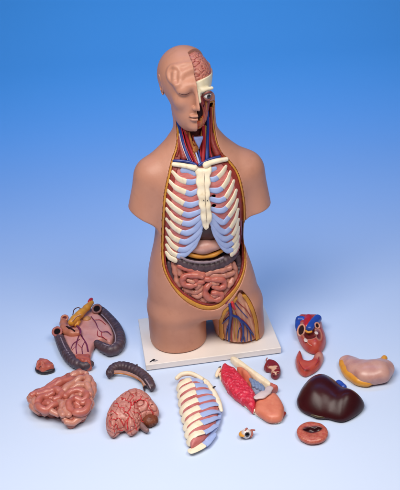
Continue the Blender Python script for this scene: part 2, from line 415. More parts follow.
LO, HI, HV = (-.225, -.135, .015), (.225, .13, .775), .0023
_gx = (LO[0]+HV*np.arange(int(math.ceil((HI[0]-LO[0])/HV))+1))
def make_body():
    n = [int(math.ceil((HI[i]-LO[i])/HV))+1 for i in range(3)]
    ax = [(LO[i]+HV*np.arange(n[i])).astype(np.float32) for i in range(3)]
    X, Y, Z = ax[0][:, None, None], ax[1][None, :, None], ax[2][None, None, :]
    D = body(X, Y, Z)
    xo = ax[0][:, None]+0*ax[2][None]; zo = ax[2][None]+0*ax[0][:, None]
    o2 = poly(O2, xo, zo).astype(np.float32)[:, None, :]; g2 = poly(G2, xo, zo).astype(np.float32)[:, None, :]
    back = Y-.045
    F1 = np.float32(1)
    skin = np.maximum(D, -np.maximum(o2, back)); skin = np.maximum(skin, -np.maximum(np.maximum(g2, -D-.012), Y-.0))
    part('skin', nets(lambda x, y, z: skin, LO, HI, HV), M['skin'], torso)
    wf = np.clip(.0150-.0125*(Z-.18)/.10, .0062, .0125)
    fat = np.maximum(np.maximum(np.maximum(o2+.0004, -(o2+wf)), D+.0016), back+.01)
    # the fat layer also lines the two edges of the opened thigh
    fat = np.where(Z > .60, np.maximum(fat, -(o2+.0052)), fat)
    part('fat_layer', nets(lambda x, y, z: fat, LO, HI, HV, 1), M['fat'], torso, label='orange yellow fat layer round the edge of the opening')
    wm = np.clip(.006+.010*(Z-.33)/.1, .006, .0145)
    mus = np.maximum(np.maximum(np.maximum(o2+wf-.0013, -(o2+wf+wm)), D+.0050), back+.02)
    mus = np.maximum(mus, Z-.66)
    part('muscle_layer', nets(lambda x, y, z: mus, LO, HI, HV, 1), M['muscle'], torso, label='dark red muscle layer inside the fat edge')
    bed = np.maximum(np.maximum(o2+.006, np.where(Z > .605, D+.012, np.where(Z > .36, D+.030, D+.052))), Y-.05)
    part('cavity_bed', nets(lambda x, y, z: bed, LO, HI, HV), M['bed'], torso)
    # rib plate muscles between the ribs
    c2 = poly(C2, xo, zo).astype(np.float32)[:, None, :]
    ic = np.maximum(np.maximum(np.abs(D+.0105)-.0035, c2), Y-.0)
    for hx, hz in HOLES: ic = np.maximum(ic, -(np.sqrt(((X-hx)/1.3)**2+(Z-hz)**2+0*Y)-.0052))
    cage = part('rib_cage', nets(lambda x, y, z: ic, LO, HI, HV), M['intercostal'], torso, label='red intercostal muscle sheet between the ribs')
    # opened thigh: fat edges and the muscle bed
    lf = np.maximum(np.maximum(np.maximum(g2+.0004, -(g2+.0115)), D+.0015), np.maximum(Y+.004, .0255-Z))
    lf = np.maximum(lf, Z-.185)
    part('thigh_fat_edge', nets(lambda x, y, z: lf, LO, HI, HV), M['fat'], torso)
    lm = np.maximum(np.maximum(np.maximum(g2+.009, D+.0050+.0004*np.sin(X*620+Z*90+3*np.sin(Z*35+X*50))), -D-.02), np.maximum(Y+.004, .0240-Z))
    V, F = nets(lambda x, y, z: lm, LO, HI, HV)
    st = np.clip(waves(V[:, 0]*1.+V[:, 2]*.12, V[:, 1]*.3, V[:, 2]*.10, 900., 77)*.35+.5, 0, 1)
    c = np.array(srgb('b4745c'))*(1-st[:, None])+np.array(srgb('dca88c'))*st[:, None]
    part('thigh_muscle', (V, F), M['thigh_muscle'], torso, c, label='pinkish fibrous muscle in the opened thigh')
    return cage
HOLES = [(p[0], p[2]) for p in [(.0289,-.0922,.5108),(.0284,-.0954,.4846)]]
cage = make_body()

nrm = lambda C: np.stack([C[:, 0]*1.0, np.full(len(C), -.10)+0*C[:, 1], 0*C[:, 2]], 1)
RIBS = [  # bone points, then cartilage points, on the chest's own curve
 ([], [(-.0456,-.0654,.5837),(-.0326,-.0694,.5832),(-.0163,-.0755,.5751)]),
 ([(-.0734,-.0568,.5786),(-.0586,-.0717,.5640),(-.0399,-.0809,.5568)], [(-.0399,-.0809,.5568),(-.0254,-.0834,.5553),(-.0103,-.0836,.5585)]),
 ([(-.0846,-.0616,.5556),(-.0689,-.0766,.5409),(-.0446,-.0885,.5299)], [(-.0446,-.0885,.5299),(-.0312,-.0921,.5259),(-.0117,-.0920,.5329)]),
 ([(-.0920,-.0654,.5310),(-.0741,-.0817,.5143),(-.0525,-.0929,.4997)], [(-.0525,-.0929,.4997),(-.0337,-.0973,.4954),(-.0090,-.0990,.5021)]),
 ([(-.0957,-.0685,.5043),(-.0797,-.0826,.4871),(-.0580,-.0933,.4710)], [(-.0580,-.0933,.4710),(-.0384,-.0980,.4665),(-.0081,-.1011,.4761)]),
 ([(-.0977,-.0692,.4782),(-.0818,-.0816,.4554),(-.0610,-.0909,.4420)], [(-.0610,-.0909,.4420),(-.0399,-.0967,.4399),(-.0190,-.1008,.4522),(-.0054,-.1016,.4625)]),
 ([(-.0992,-.0668,.4471),(-.0828,-.0788,.4253),(-.0658,-.0870,.4133)], [(-.0658,-.0870,.4133),(-.0481,-.0926,.4107),(-.0272,-.0970,.4223),(-.0128,-.1005,.4410),(-.0054,-.1014,.4519)]),
 ([(-.1009,-.0614,.4154),(-.0885,-.0727,.3939),(-.0710,-.0822,.3839)], [(-.0710,-.0822,.3839),(-.0535,-.0878,.3813),(-.0340,-.0938,.3940),(-.0172,-.0971,.4134),(-.0064,-.1001,.4409)]),
 ([(-.1026,-.0584,.3878),(-.0914,-.0699,.3680),(-.0764,-.0786,.3566)], [(-.0764,-.0786,.3566),(-.0577,-.0857,.3558),(-.0405,-.0898,.3694),(-.0237,-.0938,.3896),(-.0125,-.0981,.4148)]),
 ([(-.1050,-.0576,.3624),(-.0956,-.0683,.3457),(-.0804,-.0778,.3372)], [(-.0804,-.0778,.3372),(-.0655,-.0828,.3375),(-.0469,-.0880,.3537),(-.0308,-.0916,.3724),(-.0203,-.0949,.3928)]),
 ([(-.1081,-.0576,.3394),(-.0996,-.0679,.3280),(-.0869,-.0758,.3221)], []),
 ([], [(.0237,-.0733,.5797),(.0321,-.0720,.5797),(.0407,-.0699,.5813)]),
 ([(.0722,-.0610,.5794),(.0603,-.0717,.5690),(.0462,-.0796,.5593)], [(.0462,-.0796,.5593),(.0346,-.0831,.5565),(.0224,-.0831,.5580)]),
 ([(.0828,-.0638,.5632),(.0721,-.0770,.5461),(.0558,-.0875,.5306)], [(.0558,-.0875,.5306),(.0413,-.0914,.5264),(.0209,-.0923,.5309)]),
 ([(.0904,-.0696,.5382),(.0789,-.0806,.5206),(.0624,-.0916,.5020)], [(.0624,-.0916,.5020),(.0432,-.0966,.4988),(.0215,-.0979,.5068)]),
 ([(.0957,-.0726,.5113),(.0839,-.0830,.4928),(.0649,-.0918,.4735)], [(.0649,-.0918,.4735),(.0529,-.0963,.4686),(.0373,-.0990,.4708),(.0210,-.1005,.4795)]),
 ([(.0977,-.0738,.4831),(.0888,-.0803,.4639),(.0697,-.0888,.4428)], [(.0697,-.0888,.4428),(.0544,-.0933,.4307),(.0403,-.0973,.4395),(.0214,-.1010,.4610)]),
 ([(.0983,-.0720,.4536),(.0900,-.0751,.4279),(.0737,-.0824,.4056)], [(.0737,-.0824,.4056),(.0566,-.0886,.3984),(.0394,-.0950,.4129),(.0246,-.0998,.4399),(.0168,-.1009,.4535)]),
 ([(.0991,-.0656,.4199),(.0910,-.0689,.3940),(.0793,-.0747,.3777)], [(.0793,-.0747,.3777),(.0591,-.0842,.3743),(.0416,-.0914,.3894),(.0267,-.0973,.4187),(.0178,-.1003,.4440)]),
 ([(.1002,-.0587,.3917),(.0925,-.0622,.3655),(.0806,-.0702,.3537)], [(.0806,-.0702,.3537),(.0616,-.0804,.3514),(.0440,-.0881,.3678),(.0303,-.0939,.3951),(.0218,-.0978,.4210)]),
 ([(.0989,-.0547,.3617),(.0901,-.0622,.3405),(.0787,-.0707,.3323)], [(.0787,-.0707,.3323),(.0625,-.0789,.3347),(.0481,-.0853,.3543),(.0329,-.0915,.3828)]),
 ([(.0978,-.0541,.3361),(.0876,-.0644,.3247),(.0759,-.0722,.3178)], []),
]
for i, (b, c) in enumerate(RIBS):
    if b: part('rib', tube(b, [.0068, .0088, .0088], n=14, sub=8, flat=.32, hint=nrm, mod=lumpy(i, .05, 150), ends=(1., .06 if c else 1.)), M['bone'], cage)
    if c:
        k = len(c); r = [.0086]*(k-1)+[.0070] if k < 4 else [.0086, .0086]+[.0080]*(k-3)+[.0060]
        part('costal_cartilage', tube(c, r, n=14, sub=8, flat=.34, hint=nrm, mod=lumpy(i+40, .05, 120), ends=(.06 if b else 1., 1.)), M['cartilage'], cage)

ST = [(p[0], p[2]) for p in [(-.0143,-.0723,.5973),(-.0033,-.0760,.5903),(.0072,-.0772,.5881),(.0181,-.0773,.5883),(.0302,-.0751,.5909),(.0299,-.0817,.5780),(.0236,-.0869,.5663),(.0246,-.0926,.5511),(.0195,-.0970,.5390),(.0202,-.1008,.5229),(.0164,-.1036,.5099),(.0195,-.1063,.4944),(.0180,-.1074,.4787),(.0210,-.1079,.4651),(.0185,-.1074,.4457),(.0120,-.1062,.4354),(.0099,-.1055,.4253),(.0019,-.1053,.4195),(-.0059,-.1058,.4299),(-.0076,-.1067,.4411),(-.0110,-.1081,.4617),(-.0094,-.1073,.4791),(-.0138,-.1063,.4955),(-.0125,-.1034,.5103),(-.0164,-.1001,.5270),(-.0129,-.0966,.5412),(-.0162,-.0912,.5554),(-.0123,-.0854,.5699),(-.0155,-.0791,.5837)]]
ST2 = closed(ST, 5)
def sternum(X, Y, Z):
    o = poly(ST2, X[:, :, 0]+0*Z[:, 0, :], Z[:, 0, :]+0*X[:, :, 0])[:, None, :] if False else poly(ST2, X[:, 0, :]+0*Z[0, :, :], Z[0, :, :]+0*X[:, 0, :])[:, None, :]
    fy = front_y(X[:, 0, :]+0*Z[0], Z[0]+0*X[:, 0, :]).astype(np.float32)[:, None, :]
    seam = np.abs(X-.0065+.02*(.6-Z)*.3)
    d = np.maximum(np.abs(Y-fy-.0035)-.0075+.0018*np.exp(-(seam/.0012)**2), o)
    return smax(np.abs(Y-fy-.0035)-.0075+.0020*np.exp(-(seam/.0014)**2)+.0010*np.sin(Z*190), o, .006)
st = part('sternum', nets(sternum, (-.04, -.13, .40), (.06, -.04, .63), .0018), M['bone'], cage)
for p in [(.0002,-.1095,.5103),(.0097,-.1093,.5084)]:
    part('pin', blob(p, (.0016, .0012, .0016), n=10, m=6), M['ink'], st)
part('seam', tube([(.0086,-.0830,.5839),(.0078,-.0929,.5620),(.0062,-.1013,.5365),(.0048,-.1078,.5101),(.0046,-.1115,.4763),(.0047,-.1112,.4462)], .0006, n=6, flat=.6), M['dark_brown'], st)
part('clavicle', tube([(-.0685,-.0540,.6007),(-.0522,-.0620,.5999),(-.0344,-.0690,.5969),(-.0139,-.0750,.5920)], [.0062, .0066, .0066, .0085], n=14, sub=8, mod=lumpy(3, .06, 70)), M['bone'], cage)
part('clavicle', tube([(.0754,-.0556,.5996),(.0536,-.0636,.6011),(.0308,-.0693,.6002),(.0159,-.0729,.5963)], [.0060, .0066, .0072, .0098], n=14, sub=8, mod=lumpy(4, .06, 70)), M['bone'], cage)

# ---- neck vessels
def vessel(name, pts, r, m, root=torso, **k):
    return part(name, tube(pts, r, n=k.pop('n', 10), sub=k.pop('sub', 7), **k), M[m], root)
vessel('jugular_vein', [(-.0461,-.0128,.7261),(-.0443,-.0144,.7013),(-.0395,-.0211,.6805),(-.0367,-.0353,.6511),(-.0300,-.0520,.6223),(-.0233,-.0622,.6039)], [.0040, .0050, .0052, .0052, .0055, .0060], 'vein')
vessel('jugular_vein', [(.0345,-.0299,.7288),(.0334,-.0313,.7015),(.0303,-.0362,.6669),(.0254,-.0481,.6361),(.0216,-.0616,.6086)], [.0038, .0044, .0048, .0050, .0055], 'vein')
vessel('carotid_artery', [(-.0340,-.0263,.7070),(-.0311,-.0283,.6905),(-.0269,-.0326,.6718),(-.0218,-.0440,.6441),(-.0133,-.0575,.6153),(-.0067,-.0659,.6005)], [.0040, .0042, .0045, .0046, .0050, .0055], 'artery')
vessel('carotid_artery', [(.0196,-.0380,.6940),(.0191,-.0416,.6671),(.0155,-.0510,.6368),(.0099,-.0662,.6059)], [.0052, .0056, .0056, .0052], 'artery')
vessel('neck_muscle', [(-.0246,-.0282,.6898),(-.0214,-.0330,.6657),(-.0154,-.0421,.6427),(-.0063,-.0526,.6198),(-.0009,-.0633,.6003)], .0040, 'muscle')
vessel('neck_muscle', [(-.0494,.0019,.7496),(-.0474,-.0005,.7167),(-.0448,-.0051,.6840),(-.0436,-.0239,.6563),(-.0417,-.0394,.6332),(-.0390,-.0506,.6141)], [.0048, .0052, .005, .006, .008, .009], 'muscle')
vessel('neck_muscle', [(.0462,-.0161,.7342),(.0440,-.0189,.7018),(.0412,-.0265,.6708),(.0433,-.0378,.6403),(.0513,-.0485,.6147)], [.004, .0045, .0048, .007, .009], 'muscle')
vessel('strap_muscle', [(-.0188,-.0369,.6809),(-.0170,-.0397,.6648),(-.0138,-.0447,.6492),(-.0094,-.0502,.6350)], [.0024, .0032, .0034, .003], 'ochre')
vessel('strap_muscle', [(.0149,-.0387,.6807),(.0112,-.0419,.6625),(.0054,-.0465,.6477),(-.0020,-.0512,.6346)], [.0024, .0032, .0034, .003], 'ochre')
vessel('strap_muscle', [(-.0025,-.0414,.6581),(-.0035,-.0458,.6427),(-.0035,-.0512,.6276)], [.0036, .0046, .003], 'ochre')
part('thyroid_gland', blob([(-.0058,-.0516,.6352)][0], (.0085, .0035, .010), mod=lambda D: 1+.12*np.sin(9*D[..., 0])*np.sin(7*D[..., 2])), M['ochre'], torso)
vessel('neck_vein', [(-.0063,-.0549,.6264),(-.0036,-.0615,.6143),(-.0007,-.0692,.5997)], [.0020, .0026, .0030], 'cartilage')
vessel('neck_vein', [(.0004,-.0534,.6308),(.0020,-.0610,.6163),(.0034,-.0705,.5983)], [.0024, .0028, .0034], 'vein')
vessel('subclavian_vein', [(-.0672,-.0471,.6079),(-.0533,-.0539,.6087),(-.0379,-.0597,.6077),(-.0226,-.0653,.6047),(-.0114,-.0698,.5983)], [.0036, .0040, .0042, .0046, .0050], 'vein')
vessel('subclavian_vein', [(.0569,-.0555,.6089),(.0380,-.0613,.6086),(.0223,-.0651,.6064),(.0094,-.0678,.6026),(-.0007,-.0705,.5973)], [.0036, .0040, .0046, .0046, .0050], 'vein')

for p_, r_, m_ in (([(-.0283,-.0323,.6832),(-.0245,-.0379,.6621),(-.0195,-.0472,.6407),(-.0129,-.0552,.6244),(-.0060,-.0638,.6068)], .0017, 'nerve'), ([(-.0375,-.0251,.6929),(-.0352,-.0295,.6716),(-.0313,-.0414,.6471),(-.0237,-.0539,.6223),(-.0170,-.0644,.6054)], .0015, 'bright_artery'),
                   ([(-.0441,-.0241,.6735),(-.0417,-.0365,.6521),(-.0367,-.0492,.6306),(-.0297,-.0610,.6113)], .0016, 'membrane'), ([(.0265,-.0381,.6933),(.0239,-.0423,.6669),(.0197,-.0516,.6366),(.0150,-.0632,.6128)], .0016, 'nerve'),
                   ([(.0378,-.0309,.7121),(.0362,-.0338,.6795),(.0336,-.0434,.6492),(.0329,-.0537,.6245),(.0353,-.0615,.6099)], .0020, 'artery'), ([(.0094,-.0459,.6499),(.0069,-.0522,.6325),(.0054,-.0597,.6154)], .0020, 'artery'),
                   ([(-.0107,-.0446,.6545),(-.0066,-.0472,.6481),(-.0001,-.0472,.6474),(.0058,-.0460,.6532)], .0022, 'ochre'), ([(-.0096,-.0393,.6695),(-.0073,-.0432,.6536),(-.0073,-.0477,.6381)], .0022, 'muscle'), ([(.0065,-.0397,.6679),(.0028,-.0437,.6527),(.0007,-.0488,.6377)], .0022, 'muscle'),
                   ([(.0468,-.0269,.6646),(.0496,-.0365,.6420),(.0577,-.0447,.6212),(.0697,-.0498,.6030)], .0030, 'muscle'), ([(-.0480,-.0242,.6569),(-.0500,-.0348,.6381),(-.0577,-.0425,.6189)], .0030, 'muscle')):
    vessel('neck_strand', p_, r_, m_, n=8)

# ---- what fills the belly
def S_(p): return p
part('liver_lobe', blob((.005, -.050, .412), (.062, .040, .050), mod=lambda D: 1+.04*np.sin(5*D[..., 0])), M['liver_lobe'], torso, label='dark brown liver under the rib arch')
part('stomach_front', blob((.000, -.056, .352), (.058, .036, .025), mod=lambda D: 1+.05*np.sin(6*D[..., 0]+2)), M['stomach'], torso, label='pink stomach showing under the rib arch')
vessel('omentum_edge', [(-.0568,-.0708,.3387),(-.0408,-.0748,.3323),(-.0216,-.0770,.3258),(.0011,-.0765,.3232),(.0242,-.0749,.3250),(.0453,-.0700,.3306),(.0643,-.0610,.3370)], [.004, .006, .0068, .0068, .0068, .006, .004], 'yellow', mod=lumpy(8, .12, 110))
tc = part('transverse_colon', tube([(-.0871,-.0556,.3239),(-.0720,-.0657,.3143),(-.0508,-.0733,.3042),(-.0261,-.0760,.2959),(-.0007,-.0773,.2925),(.0255,-.0748,.2922),(.0498,-.0679,.2960),(.0724,-.0555,.3011),(.0911,-.0326,.3015)], [.014, .0165, .0185, .0190, .0190, .0190, .0185, .0165, .014], n=22, sub=14, mod=haustra(.0150, .12, 1)), M['colon'], torso)
part('taenia', tube([(-.0706,-.0880,.3351),(-.0522,-.0935,.3264),(-.0276,-.0958,.3186),(-.0024,-.0962,.3148),(.0234,-.0946,.3150),(.0470,-.0910,.3208)], .0036, n=8, sub=8, flat=.5, hint=nrm), M['taenia'], tc)
part('ascending_colon', tube([(-.1007,-.0513,.3026),(-.1026,-.0557,.2761),(-.0997,-.0612,.2527),(-.0906,-.0691,.2328),(-.0777,-.0762,.2152),(-.0626,-.0804,.2016),(-.0477,-.0838,.1938)], [.010, .0115, .0125, .0135, .0145, .0145, .012], n=20, sub=12, mod=haustra(.0150, .11, 2)), M['colon'], torso)
part('descending_colon', tube([(.0964,-.0322,.2859),(.0994,-.0392,.2597),(.0949,-.0522,.2375),(.0837,-.0645,.2176),(.0690,-.0742,.2019),(.0502,-.0811,.1884),(.0285,-.0845,.1791)], [.011, .0115, .012, .012, .0115, .011, .009], n=20, sub=12, mod=haustra(.0140, .11, 3)), M['colon'], torso)
vessel('peritoneum_edge', [(-.0737,-.0869,.1996),(-.0604,-.0904,.1891),(-.0439,-.0934,.1826),(-.0298,-.0946,.1792)], [.0018, .0034, .0034, .0018], 'membrane')
vessel('peritoneum_edge', [(.0223,-.0939,.1747),(.0404,-.0920,.1804),(.0558,-.0895,.1888),(.0702,-.0844,.1978)], [.0018, .0032, .0036, .0020], 'membrane')
vessel('peritoneum_edge', [(.0571,-.0983,.1873),(.0491,-.1000,.1778),(.0426,-.1011,.1676)], [.0016, .0022, .0014], 'purple_vein')
part('gut_bed', blob((-.012, -.037, .252), (.098, .040, .076), mod=lambda D: 1+.03*np.sin(17*D[..., 0]+3)*np.sin(15*D[..., 2])), M['gut_bed'], torso)
gut = [ # (tone, points)
 ('pale_gut', [(-.0901,-.0585,.3066),(-.0880,-.0624,.2906),(-.0862,-.0651,.2724),(-.0850,-.0687,.2547),(-.0781,-.0733,.2383)]),
 ('pale_gut', [(-.0757,-.0690,.3069),(-.0743,-.0710,.2901),(-.0741,-.0731,.2751)]),
 ('red_gut', [(-.0755,-.0759,.3025),(-.0541,-.0823,.2947),(-.0364,-.0848,.2872),(-.0199,-.0867,.2808),(-.0107,-.0879,.2695),(-.0153,-.0890,.2530),(-.0291,-.0889,.2522)]),
 ('red_gut', [(-.0159,-.0935,.2684),(-.0296,-.0922,.2745),(-.0450,-.0913,.2771),(-.0603,-.0886,.2767),(-.0701,-.0876,.2653),(-.0674,-.0899,.2503),(-.0515,-.0932,.2453),(-.0359,-.0945,.2465)]),
 ('red_gut', [(-.0483,-.0870,.2603),(-.0357,-.0885,.2604),(-.0271,-.0899,.2486)]),
 ('red_gut', [(-.0050,-.0936,.2596),(.0120,-.0938,.2564),(.0293,-.0925,.2543),(.0436,-.0912,.2467),(.0444,-.0923,.2315),(.0310,-.0955,.2267),(.0149,-.0961,.2351)]),
 ('red_gut', [(.0070,-.0949,.2466),(-.0043,-.0958,.2357),(-.0089,-.0975,.2202),(-.0037,-.0990,.2029),(.0120,-.0988,.1937),(.0285,-.0973,.1938),(.0362,-.0958,.2051),(.0252,-.0965,.2123),(.0121,-.0978,.2155)]),
 ('pale_gut', [(-.0020,-.0876,.2721),(.0128,-.0865,.2776),(.0304,-.0845,.2789),(.0496,-.0804,.2758),(.0681,-.0734,.2761)]),
 ('pale_gut', [(.0019,-.0866,.2616),(.0194,-.0859,.2647),(.0398,-.0835,.2609),(.0608,-.0777,.2572),(.0765,-.0712,.2581)]),
 ('pale_gut', [(.0802,-.0553,.2789),(.0851,-.0559,.2590),(.0820,-.0614,.2410),(.0711,-.0698,.2263),(.0593,-.0761,.2159)]),
 ('pale_gut', [(.0560,-.0763,.2411),(.0611,-.0768,.2259),(.0539,-.0807,.2100),(.0455,-.0839,.1974)]),
 ('pale_gut', [(.0481,-.0755,.2873),(.0665,-.0686,.2851)]),
 ('pale_gut', [(-.0639,-.0830,.2316),(-.0504,-.0854,.2232),(-.0381,-.0879,.2189),(-.0244,-.0881,.2263),(-.0175,-.0875,.2355)]),
 ('pale_gut', [(-.0420,-.0875,.2100),(-.0304,-.0890,.2053),(-.0206,-.0889,.2144),(-.0146,-.0881,.2263)]),
 ('pale_gut', [(-.0458,-.0841,.1960),(-.0324,-.0863,.1881),(-.0171,-.0874,.1806),(.0016,-.0872,.1765),(.0207,-.0867,.1774)]),
 ('pale_gut', [(-.0198,-.0876,.1950),(-.0096,-.0885,.1868)]),
 ('pale_gut', [(-.0686,-.0786,.2170),(-.0569,-.0821,.2041),(-.0450,-.0849,.1924)]),
 ('pale_gut', [(-.0545,-.0772,.3003),(-.0381,-.0802,.2959),(-.0215,-.0817,.2902),(.0011,-.0818,.2863),(.0214,-.0805,.2868)]),
]
under = [[(-.0849,-.0583,.2993),(-.0704,-.0657,.2948),(-.0535,-.0704,.3005),(-.0373,-.0732,.2921),(-.0202,-.0744,.2936),(-.0008,-.0748,.2841),(.0197,-.0734,.2871),(.0399,-.0706,.2796),(.0618,-.0618,.2818),(.0805,-.0515,.2687)],
 [(-.0865,-.0603,.2796),(-.0747,-.0664,.2748),(-.0605,-.0705,.2809)], [(.0506,-.0705,.2600),(.0652,-.0671,.2480),(.0817,-.0567,.2500)],
 [(-.0868,-.0623,.2580),(-.0779,-.0677,.2516),(-.0816,-.0671,.2387)], [(.0553,-.0720,.2405),(.0685,-.0684,.2285),(.0801,-.0615,.2314)],
 [(-.0808,-.0687,.2312),(-.0676,-.0741,.2238),(-.0542,-.0764,.2312),(-.0423,-.0790,.2244),(-.0276,-.0800,.2301)], [(.0413,-.0787,.2132),(.0544,-.0762,.2034),(.0656,-.0722,.2095)],
 [(-.0714,-.0740,.2098),(-.0570,-.0767,.2146),(-.0445,-.0796,.2072),(-.0316,-.0810,.2141),(-.0178,-.0814,.2032)], [(-.0585,-.0775,.1927),(-.0411,-.0803,.1979),(-.0245,-.0821,.1892),(-.0072,-.0827,.1878)],
 [(-.0545,-.0911,.2621),(-.0423,-.0932,.2564)], [(.0114,-.0938,.2454),(.0272,-.0931,.2415)], [(.0102,-.0967,.2085),(.0216,-.0964,.2028)], [(-.0330,-.0915,.2353),(-.0183,-.0900,.2481)], [(.0595,-.0871,.2253),(.0722,-.0815,.2414)],
 [(-.0113,-.0816,.2419),(-.0041,-.0799,.2579)], [(-.0242,-.0786,.2648),(-.0076,-.0781,.2739),(.0073,-.0790,.2600)], [(.0152,-.0831,.1721),(.0331,-.0816,.1748),(.0502,-.0782,.1831)]]
si = part('small_intestine', tube(gut[2][1], .0088, n=18, sub=10, mod=lumpy(1, .16, 175)), M['red_gut'], torso)
for i, (t, p) in enumerate(gut):
    if i == 2: continue
    part('intestine_loop', tube(p, [.0078]+[.0089]*max(1, len(p)-2)+[.0078], n=18, sub=10, mod=lumpy(i, .17, 175)), M[t], si)

for i, p in enumerate(under):
    part('intestine_loop', tube(p, [.0074]+[.0086]*max(1, len(p)-2)+[.0074], n=16, sub=10, mod=lumpy(i+30, .18, 175)), M['pale_gut'], si)

# ---- opened thigh: veins, an artery stump and nerves
fv = part('femoral_vein', tube([(.0576,-.1000,.1732),(.0592,-.1007,.1567),(.0603,-.1012,.1383),(.0583,-.0931,.1117),(.0551,-.0854,.0730),(.0535,-.0799,.0348)], [.0040, .0048, .0048, .0044, .0034, .0026], n=10), M['vein'], torso)
for p, r in (([(.0599,-.1005,.1396),(.0678,-.0991,.1309),(.0810,-.0971,.1223),(.0925,-.0946,.0990),(.0951,-.0947,.0728),(.0945,-.0945,.0554)], [.004, .0042, .0042, .0038, .0032, .003]),
             ([(.0948,-.0932,.0580),(.0914,-.0933,.0461),(.0893,-.0928,.0355)], .0024), ([(.0948,-.0932,.0580),(.0979,-.0934,.0451),(.0991,-.0931,.0350)], .0024),
             ([(.0869,-.0957,.1132),(.0985,-.0943,.1010),(.1095,-.0931,.0836),(.1188,-.0911,.0654),(.1267,-.0885,.0503)], [.0034, .0034, .003, .0026, .002]),
             ([(.1147,-.0904,.0725),(.1179,-.0904,.0511),(.1186,-.0904,.0335)], .0020), ([(.0593,-.0970,.1309),(.0484,-.0879,.1151),(.0377,-.0720,.0929)], [.003, .0026, .0018]),
             ([(.0583,-.0884,.1054),(.0506,-.0807,.0811),(.0468,-.0725,.0522)], [.0026, .0022, .0016])):
    part('vein_branch', tube(p, r, n=8), M['vein'], fv)
part('femoral_artery', tube([(.0658,-.0992,.1766),(.0681,-.0998,.1649),(.0728,-.1004,.1539)], [.0044, .0050, .0030], n=10), M['bright_artery'], torso)
for p in ([(.0726,-.0948,.1513),(.0771,-.0936,.1194),(.0781,-.0909,.0764),(.0758,-.0883,.0368)], [(.0678,-.0964,.1428),(.0707,-.0902,.1047),(.0680,-.0858,.0399)]):
    part('nerve', tube(p, .0013, n=6), M['nerve'], torso)

for p, r, m in (([(.0629,-.0969,.1539),(.0521,-.0985,.1396),(.0435,-.0836,.1136),(.0381,-.0672,.0781)], .0011, 'artery'), ([(.0661,-.0974,.1470),(.0651,-.0919,.1134),(.0621,-.0856,.0721),(.0607,-.0818,.0350)], .0013, 'artery'),
                ([(.0743,-.0965,.1419),(.0860,-.0929,.1075),(.0890,-.0921,.0721),(.0860,-.0915,.0373)], .0012, 'artery'), ([(.0832,-.0949,.1227),(.1007,-.0924,.1030),(.1165,-.0895,.0768),(.1286,-.0860,.0379)], .0011, 'artery'),
                ([(.0734,-.0935,.1739),(.0831,-.0929,.1554),(.0958,-.0932,.1355),(.1103,-.0907,.1129)], .0012, 'vein'), ([(.0570,-.0846,.0861),(.0486,-.0752,.0606),(.0462,-.0672,.0314)], .0011, 'vein'),
                ([(.0933,-.0926,.0942),(.0826,-.0924,.0767),(.0788,-.0906,.0484)], .0012, 'vein'), ([(.1058,-.0916,.0901),(.1079,-.0916,.0620),(.1063,-.0919,.0345)], .0012, 'vein'), ([(.0784,-.0916,.1788),(.0916,-.0892,.1601),(.1074,-.0894,.1411),(.1212,-.0866,.1122)], .0010, 'artery')):
    part('thigh_vessel', tube(p, r, n=7), M[m], torso)

# ---- the white board
def board():
    W, D, H = .2, .13, .022; bev = .0022; f = []
    def g(X, Y, Z):
        qx, qy, qz = np.abs(X)-W+.004, np.abs(Y)-D+.004, np.abs(Z-H/2-.001)-H/2+.001+.004
        return np.sqrt(np.maximum(qx, 0)**2+np.maximum(qy, 0)**2+np.maximum(qz, 0)**2)+np.minimum(np.maximum(np.maximum(qx, qy), qz), 0)-.004
    import bmesh
    bm = bmesh.new(); bmesh.ops.create_cube(bm, size=1.)
    for v in bm.verts: v.co = (v.co.x*2*W, v.co.y*2*D, (v.co.z+.5)*(H-.003)+.003)
    bmesh.ops.bevel(bm, geom=bm.edges[:], offset=bev, segments=3, profile=.6, affect='EDGES')
    bm.verts.index_update(); V = [tuple(v.co) for v in bm.verts]; F = [[v.index for v in q.verts] for q in bm.faces]; bm.free()
    b = part('base_board', (np.array(V), F), M['board'], torso, smooth=False)
    for sx in (-1, 1):
        for sy in (-1, 1): part('rubber_foot', tube([(sx*.185, sy*.119, .0005), (sx*.185, sy*.119, .0045)], .008, n=16, sub=1, cap=False), M['rubber'], b)
    return b
bd = board()
def flat_shape(pts, z0, z1):
    n = len(pts); V = [(x, y, z0) for x, y in pts]+[(x, y, z1) for x, y in pts]
    return np.array(V), [list(range(n))[::-1], list(range(n, 2*n))]+[[i, (i+1) % n, n+(i+1) % n, n+i] for i in range(n)]
part('board_mark', flat_shape([(-0.1884, -0.1172), (-0.1751, -0.1035), (-0.1698, -0.1063), (-0.1704, -0.1125), (-0.179, -0.1141), (-0.1848, -0.1191)], .0221, .0225), M['ink'], bd, smooth=False)
part('board_mark', flat_shape([(-0.1787, -0.1168), (-0.17, -0.1141), (-0.1688, -0.1086), (-0.1608, -0.1131), (-0.1686, -0.1181)], .0221, .0224), M['grey_ink'], bd, smooth=False)

